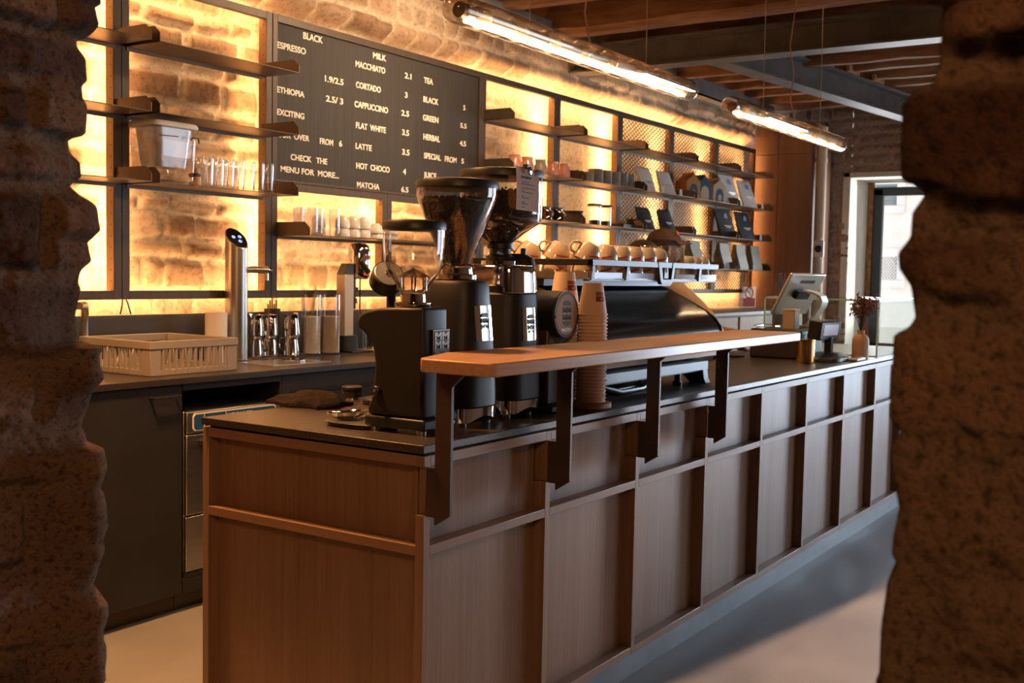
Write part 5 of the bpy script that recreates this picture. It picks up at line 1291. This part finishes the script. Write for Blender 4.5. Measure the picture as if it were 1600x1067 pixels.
B().box(-.07, .07, -.07, .07, 0, .013).build('drip_plate', M['steel'], t, bev=.003)
t = thing('mixing_glass', 'tall clear glass jug behind the steel mixing cup', 'jug', (2.60, 2.44, ZK))
B().shell([(0,.003),(.04,.003),(.048,.20),(.046,.20),(.038,.01),(0,.01)], seg=28).build('jug_body', M['tumbler'], t)
B().lathe([(0,.2),(.05,.2),(.05,.215),(0,.215)], seg=28).build('jug_lid', M['black_plastic'], t)
# pitcher rinser
t = thing('pitcher_rinser', 'flat stainless pitcher rinser with black nozzle in the back worktop', 'rinser', (1.63, 2.115, ZK))
B().box(-.22, .17, -.12, .13, 0, .004).build('drain_plate', M['steel'], t, bev=.001)
rg = B()
for k in range(6): rg.tube([(.03+.055*math.cos(k*PI/3), .055*math.sin(k*PI/3), .010), (.03, 0, .010)], .004, 6)
rg.lathe([(.052,.006),(.058,.006),(.058,.013),(.052,.013)], c=(.03, 0, 0), seg=32, closed=True).build('spray_star', M['chrome'], t)
B().cyl(.012, .004, .030, (.03, 0, 0), 16).build('nozzle', M['black_plastic'], t)
B().lathe([(.012,.03),(.008,.045),(0,.052)], c=(.03, 0, 0), seg=16).build('nozzle_tip', M['chrome'], t)
mark(B().box(1.62, 2.66, 2.28, 2.50, ZK, ZK+.003).build('bar_mat', M['black_plastic'], None, bev=.001), 'thin black mat under the milk pitchers and mixer', 'mat')

# ------------------------------------------------------------------ till area at the far end of the bar
t = thing('till_drawer', 'dark brown till box under the tilted screen', 'till', (3.72, .28, ZC))
B().box(0, .34, 0, .30, 0, .165).build('case', M['till_box'], t, bev=.012, seg=3)
B().box(.03, .31, -.004, 0, .02, .14).build('drawer_front', M['till_box'], t, bev=.002)
B().box(.36, .42, .02, .26, .0, .15).build('receipt_printer', M['grey_metal'], t, bev=.008)
t = thing('point_of_sale_screen', 'aluminium touchscreen till tilted on a curved arm', 'screen', (4.02, .36, ZC+.166))
fr = Matrix.Translation((.06, .07, .195)) @ Matrix.Rotation(-.24, 4, 'Z') @ Matrix.Rotation(.50, 4, 'X')
B().box(-.18, .18, -.010, .010, -.135, .135).xf(fr).build('screen_housing', M['screen_back'], t, bev=.006)
B().box(-.172, .172, .010, .013, -.128, .128).xf(fr).build('touch_glass', M['black_gloss'], t)
B().box(-.06, .09, -.0115, -.010, .075, .095).xf(fr).build('back_vent', M['grey_metal'], t)
B().box(-.06, .07, -.035, -.009, -.02, .03).xf(fr).build('hinge', M['black_plastic'], t, bev=.004)
arm = [(.12, 0), (.02, .0), (-.015, .012), (-.055, .07), (-.092, .125), (-.10, .155), (-.088, .185), (-.05, .207), (.02, .222)]
inn = [(.02, .210), (-.045, .195), (-.075, .178), (-.086, .153), (-.079, .130), (-.043, .077), (-.008, .024), (.02, .012), (.12, .012)]
B().prism(arm+inn, 'x', -.02, .09).build('curved_arm', M['screen_back'], t, bev=.002)
t = thing('gold_tin', 'shiny brass tin standing in front of the till box', 'tin', (3.545, .195, ZC))
B().cyl(.048, 0, .118, seg=40, ch=.003).build('tin_body', M['gold'], t)
B().lathe([(0,.118),(.049,.118),(.049,.126),(.0,.128)], seg=40).build('tin_lid', M['gold'], t)
t = thing('customer_display', 'small dark pole display with lit screen on its stand', 'display', (3.80, .125, ZC))
B().loft([(0, .0, .03, .13, .10, 5), (.02, 0, .03, .128, .098, 5), (.045, .02, .03, .07, .06, 4)], seg=40).build('stand_base', M['grey_metal'], t, bev=.002)
B().box(-.01, .03, .01, .05, .03, .13).build('pole', M['black_plastic'], t, bev=.004)
fr = Matrix.Translation((.0, .02, .165)) @ Matrix.Rotation(-.15, 4, 'Z') @ Matrix.Rotation(.12, 4, 'X')
hs = B().box(-.12, .12, 0, .075, -.052, .052).xf(fr).build('display_housing', M['black_matte'], t, bev=.006)
B().box(-.112, .112, -.003, .001, -.045, .045).xf(fr).build('bezel', M['grey_metal'], hs)
B().box(-.085, .085, -.0045, -.002, -.025, .035).xf(fr).build('lit_screen', M['display'], hs)
t = thing('payment_cable', 'thin tan cable lying beside the pole display', 'cable', (0, 0, 0))
B().tube([(3.62, .20, ZC+.02), (3.68, .16, ZC+.012), (3.76, .115, ZC+.0062), (3.80, .10, ZC+.0062)][:3], .005, 8).build('cable_run', M['vase'], t)
t = thing('card_reader', 'white card reader lying at the foot of the pole display', 'card reader', (3.93, .035, ZC))
B().box(-.085, .085, -.03, .03, 0, .018).build('reader_body', M['white'], t, bev=.006)
B().box(-.06, .02, -.02, .02, .018, .0195).build('reader_screen', M['grey_metal'], t)
t = thing('flower_vase', 'terracotta bottle vase with dried flowers near the glass case', 'vase', (4.06, .052, ZC))
B().shell([(0,.001),(.040,.001),(.046,.006),(.047,.10),(.045,.118),(.036,.133),(.021,.143),(.019,.158),(.023,.165),(.020,.164),(.016,.156),(.017,.145),(0,.13)], seg=40).build('vase_body', M['vase'], t)
rs = random.Random(11); st = B(); fl = B()
for k in range(22):
    a, sp = rs.uniform(0, 2*PI), rs.uniform(.02, .10); hh = rs.uniform(.11, .21)
    e = (sp*math.cos(a)+.02, sp*math.sin(a)*.8, .16+hh)
    pts = [(0, 0, .145), (e[0]*.35, e[1]*.35, .16+hh*.5), e]
    st.tube(pts, .0020, 5)
    for q in range(9):
        f = rs.uniform(.55, 1.05); d = [rs.uniform(-.022, .022) for _ in range(3)]
        p = (e[0]*f+d[0], e[1]*f+d[1], .16+hh*(.35+.65*f)+d[2]*.7)
        st.tube([(e[0]*f, e[1]*f, .16+hh*(.3+.62*f)), p], .0009, 4)
        for z in range(3):
            c = [p[i]+rs.uniform(-.007, .007) for i in range(3)]; r = rs.uniform(.0035, .0068)
            fl.lathe([(0,-r),(r*.8,-r*.3),(r*.8,r*.4),(0,r)], c=c, seg=6)
mark(st.build('stems', M['stem'], t), kind='stuff'); mark(fl.build('dried_blossom', M['dried'], t, smooth=0), kind='stuff')
# glass display case on the bar
t = thing('glass_case', 'glass display case on the far end of the bar', 'display case', (4.30, .02, ZC))
w, d, h, g_ = 1.05, .70, .335, .011
panes = {'front_pane': (0, w, 0, g_, 0, h-g_), 'back_pane': (0, w, d-g_, d, .15, h-g_), 'side_pane': (0, g_, g_, d-g_, 0, h-g_), 'top_pane': (0, w, 0, d, h-g_, h)}
for nm, q in panes.items(): B().box(*q).build(nm, M['case_glass'], t)
e = B()
for q in ((0, w, -.0006, .0004, h-g_, h), (-.0006, .0004, 0, d, h-g_, h), (-.0006, .0004, 0, g_, 0, h), (-.0006, .0004, d-g_, d, 0, h), (0, w, d-.0004, d+.0006, h-g_, h)):
    B().box(*q).build('glass_edge', M['glass_edge'], t)
B().box(.01, w, .01, d-.01, 0, .006).build('case_floor', M['white'], t)
t = thing('takeaway_box', 'kraft box stacked on the till beside the glass case', 'box', (3.80, .37, ZC+.166))
B().box(-.04, .04, -.035, .035, 0, .10).build('box_body', M['paper_cup'], t, bev=.002)
B().box(-.042, .042, -.037, .037, .10, .112).build('box_lid', M['paper_cup'], t, bev=.002)
t = thing('small_tray', 'low clear tray lying on the till box', 'tray', (3.79, .50, ZC+.166))
B().box(-.05, .12, -.06, .07, 0, .02).build('tray_body', M['acrylic'], t, bev=.003)
t = thing('stick_holder', 'dark cup of sticks behind the tilted screen', 'holder', (4.72, .775, ZC))
B().shell([(0,.001),(.04,.001),(.045,.30),(.04,.30),(0,.02)], seg=20).build('holder_cup', M['black_plastic'], t)
for k in range(9): B().tube([(.0, 0, .1), (-.05+.013*k, .01*math.sin(k*3), .46+.03*math.sin(k*5))], .006, 6).build('stick', M['bracket'], t)
# ------------------------------------------------------------------ the two baristas behind the bar
def skinned(name, m, parent, chains, sub=2):
    """one continuous tapering surface grown round connected joints; chains: lists of (key, xyz, radius), a repeated key joins"""
    keys, pts, rad, ed = {}, [], [], []
    for ch in chains:
        last = None
        for k, p, r in ch:
            if k not in keys: keys[k] = len(pts); pts.append(p); rad.append(r)
            if last is not None: ed.append((last, keys[k]))
            last = keys[k]
    me = bpy.data.meshes.new(name); me.from_pydata(pts, ed, []); me.update(); me.materials.append(m)
    o = bpy.data.objects.new(name, me); COL.objects.link(o); o.parent = parent
    sk = o.modifiers.new('skin', 'SKIN'); sk.use_smooth_shade = True
    if not me.skin_vertices:
        bm = bmesh.new(); bm.from_mesh(me); bm.verts.layers.skin.verify(); bm.to_mesh(me); bm.free()
    for i, r in enumerate(rad):
        sv = me.skin_vertices[0].data[i]; sv.radius = (r, r) if not isinstance(r, tuple) else r; sv.use_root = (i == 0)
    md = o.modifiers.new('sub', 'SUBSURF'); md.levels = sub; md.render_levels = sub
    return o
def person(label, base, face, lean, hair_cap, shirt, arm_pts, group):
    """base: feet; face: heading angle; everything in world offsets from base"""
    t = thing('person', label, 'person', base)
    H = lean['head']; ch = lean['chest']; nk = lean['neck']; c, s = math.cos(face), math.sin(face)
    sx, sy = -s, c                       # to the person's left
    shL = (ch[0]+sx*.17, ch[1]+sy*.17, ch[2]+.10); shR = (ch[0]-sx*.17, ch[1]-sy*.17, ch[2]+.10)
    hipL = (sx*.09, sy*.09, .90); hipR = (-sx*.09, -sy*.09, .90)
    eL, wL = arm_pts['L']; eR, wR = arm_pts['R']
    def hand(k, w, d):
        d = Vector(d).normalized(); w = Vector(w); side = d.cross(Vector((0, 0, 1))).normalized(); out = []
        palm = w+d*.045
        out.append([('w'+k, tuple(w), .027), ('p'+k, tuple(palm), (.036, .016)), ('q'+k, tuple(w+d*.085), (.036, .013))])
        for i, (o_, L) in enumerate(((-.030, .065), (-.010, .078), (.011, .074), (.031, .058))):
            b = w+d*.088+side*o_
            out.append([('q'+k, tuple(w+d*.085), .02), ('f%s%d' % (k, i), tuple(b), .0095), ('g%s%d' % (k, i), tuple(b+d*L*.5+Vector((0, 0, -.006))), .0088), ('h%s%d' % (k, i), tuple(b+d*L*.95+Vector((0, 0, -.022))), .0072)])
        b = w+d*.035-side*.035
        out.append([('p'+k, tuple(palm), .02), ('t%s0' % k, tuple(b+d*.01-side*.008), .011), ('t%s1' % k, tuple(b+d*.045-side*.020+Vector((0, 0, -.008))), .0095)])
        return out
    dirL, dirR = arm_pts.get('dL', (c, s, 0)), arm_pts.get('dR', (c, s, 0))
    chains = [[('pelvis', (0, 0, .95), .135), ('belly', tuple((ch[i]*.5 if i < 2 else 1.10) for i in range(3)), .125), ('chest', ch, .135), ('neckbase', (ch[0]*.7+nk[0]*.3, ch[1]*.7+nk[1]*.3, ch[2]+.13), .075), ('neck', nk, .052), ('jaw', (H[0]+c*.01, H[1]+s*.01, H[2]-.06), .066), ('head', H, .088), ('crown', (H[0]-c*.012, H[1]-s*.012, H[2]+.055), .072)],
              [('chest', ch, .13), ('shL', shL, .062), ('eL', eL, .044), ('wL', wL, .028)], [('chest', ch, .13), ('shR', shR, .062), ('eR', eR, .044), ('wR', wR, .028)],
              [('pelvis', (0, 0, .95), .13), ('hL', hipL, .095), ('kL', (sx*.10+c*.02, sy*.10+s*.02, .48), .062), ('aL', (sx*.10, sy*.10, .08), .042), ('toeL', (sx*.11+c*.16, sy*.11+s*.16, .035), .034)],
              [('pelvis', (0, 0, .95), .13), ('hR', hipR, .095), ('kR', (-sx*.10+c*.02, -sy*.10+s*.02, .48), .062), ('aR', (-sx*.10, -sy*.10, .08), .042), ('toeR', (-sx*.11+c*.16, -sy*.11+s*.16, .035), .034)]]
    chains += hand('L', wL, dirL)+hand('R', wR, dirR)
    skinned('body', M['skin'], t, chains)
    # clothing follows the same joints a little wider
    def lerp(a, b, q): return tuple(a[i]*(1-q)+b[i]*q for i in range(3))
    skinned('shirt', shirt, t, [[('pelvis', (0, 0, .90), .15), ('belly', tuple((ch[i]*.5 if i < 2 else 1.10) for i in range(3)), .145), ('chest', ch, .158), ('collar', (ch[0]*.75+nk[0]*.25, ch[1]*.75+nk[1]*.25, ch[2]+.125), .080)],
        [('chest', ch, .15), ('shL', shL, .080), ('aL', lerp(shL, eL, .6), .068), ('cL', lerp(eL, wL, .25), .055)], [('chest', ch, .15), ('shR', shR, .080), ('aR', lerp(shR, eR, .6), .068), ('cR', lerp(eR, wR, .25), .055)]])
    skinned('trousers', M['trousers'], t, [[('pelvis', (0, 0, .92), .145), ('hL', hipL, .108), ('kL', (sx*.10+c*.02, sy*.10+s*.02, .48), .080), ('aL', (sx*.10, sy*.10, .10), .066)],
        [('pelvis', (0, 0, .92), .14), ('hR', hipR, .108), ('kR', (-sx*.10+c*.02, -sy*.10+s*.02, .48), .080), ('aR', (-sx*.10, -sy*.10, .10), .066)]])
    for k, sg in (('L', 1), ('R', -1)):
        b = B().loft([(0, .05, 0, .135, .048, 3), (.03, .05, 0, .135, .048, 3), (.075, .02, 0, .09, .042, 2.5), (.10, -.02, 0, .05, .042, 2.2)], seg=28)
        b.xf(Matrix.Translation((sx*.105*sg, sy*.105*sg, 0)) @ Matrix.Rotation(face, 4, 'Z')).build('shoe', M['black_matte'], t)
    HM = Matrix.Translation(H) @ Matrix.Rotation(face, 4, 'Z')
    fc = B().loft([(-.01, .096, 0, .008, .012, 2), (.0, .104, 0, .014, .015, 2), (.035, .088, 0, .010, .010, 2)], seg=14).xf(HM).build('nose', M['skin'], t)
    for sg in (1, -1):
        B().lathe([(0,-.011),(.008,-.008),(.011,0),(.008,.008),(0,.011)], seg=14).xf(HM @ Matrix.Translation((.078, .032*sg, .032))).build('eye', M['paper'], t)
        B().lathe([(0,-.018),(.010,-.014),(.014,0),(.012,.016),(0,.022)], seg=14, ell=(1, .45)).xf(HM @ Matrix.Translation((.0, .084*sg, .012))).build('ear', M['skin'], t)
    B().loft([(-.004, .084, 0, .008, .024, 2), (.004, .086, 0, .008, .024, 2)], seg=16).xf(HM @ Matrix.Translation((0, 0, -.045))).build('mouth', M['logo_red'] if False else M['pink'], t)
    def dome(r, z0, z1, n=10): return [(r*math.sqrt(max(0, 1-(q/n)**2)), z0+(z1-z0)*(q/n)) for q in range(n+1)]
    if hair_cap == 'cap':
        B().lathe([(.100,.028)]+dome(.104, .034, .112, 12)[0:], seg=40, ell=(1.06, .98)).xf(HM).build('cap_crown', M['cap'], t)
        br = B().grid(18, 6, lambda u, v: ((.085+.085*v*math.cos((u-.5)*2.0)**.5)*math.cos((u-.5)*2.2)+.012, (.095)*math.sin((u-.5)*2.2)*(1+.02*v), .040-.022*v-.020*((u-.5)*2)**2*v))
        o = br.xf(HM).build('cap_brim', M['cap'], t); md = o.modifiers.new('thick', 'SOLIDIFY'); md.thickness = .005
        for k in range(6):
            a = k*PI/3+.4; B().tube([(1.06*r*1.006*math.cos(a), .98*r*1.006*math.sin(a), z+.001) for r, z in dome(.104, .034, .112, 12)[:-1]], .0012, 5).xf(HM).build('cap_seam', M['bracket'], t)
        B().lathe([(0,0),(.009,.0),(.009,.006),(0,.007)], seg=16).xf(HM @ Matrix.Translation((0, 0, .111))).build('cap_button', M['cap'], t)
        a = -.75; B().lathe([(0,0),(.015,0),(.015,.003),(0,.003)], axis='x', seg=18, ell=(1, 1.1)).xf(HM @ Matrix.Rotation(a, 4, 'Z') @ Matrix.Translation((.097, 0, .078)) @ Matrix.Rotation(-.35, 4, 'Y')).build('cap_patch', M['cap_logo'], t)
        B().lathe([(.088,-.035),(.094,.0),(.099,.03)], seg=36, ell=(1.0, .97)).xf(HM @ Matrix.Translation((-.012, 0, 0))).build('hair', M['hair'], t)
    else:
        hb = B().lathe([(.085,-.06),(.098,-.02)]+dome(.106, .02, .128, 12), seg=44, ell=(1.06, 1.0)).xf(HM @ Matrix.Translation((-.018, 0, 0)))
        hb.build('hair', M['hair'], t)
    return t
fa = math.atan2(-.80, .60)
person('barista in a brown cap and beige shirt reaching towards the till', (4.22, 1.50, 0), fa,
       {'head': (-.07, -.16, 1.632), 'neck': (-.06, -.14, 1.51), 'chest': (-.01, -.10, 1.31)}, 'cap', M['shirt'],
       {'L': ((.34, -.16, 1.10), (.24, -.42, 1.10)), 'R': ((.06, -.44, 1.17), (-.40, -.735, 1.045)), 'dL': (.3, -.9, 0), 'dR': (.80, -.42, -.10)}, None)
person('dark haired barista bending behind the espresso machine', (3.62, 1.50, 0), -1.75,
       {'head': (.05, -.27, 1.528), 'neck': (.035, -.22, 1.40), 'chest': (.01, -.15, 1.225)}, 'hair', M['sleeve'],
       {'L': ((.25, -.22, .98), (.15, -.33, 1.10)), 'R': ((-.25, -.22, .98), (-.12, -.33, 1.10)), 'dL': (-.2, -.9, 0), 'dR': (.2, -.9, 0)}, None)
mark(B().box(3.60, 3.70, .60, .76, ZC, ZC+.014).build('card_pad', M['black_plastic'], None, bev=.004), 'flat black pad on the worktop under the barista hand', 'pad')
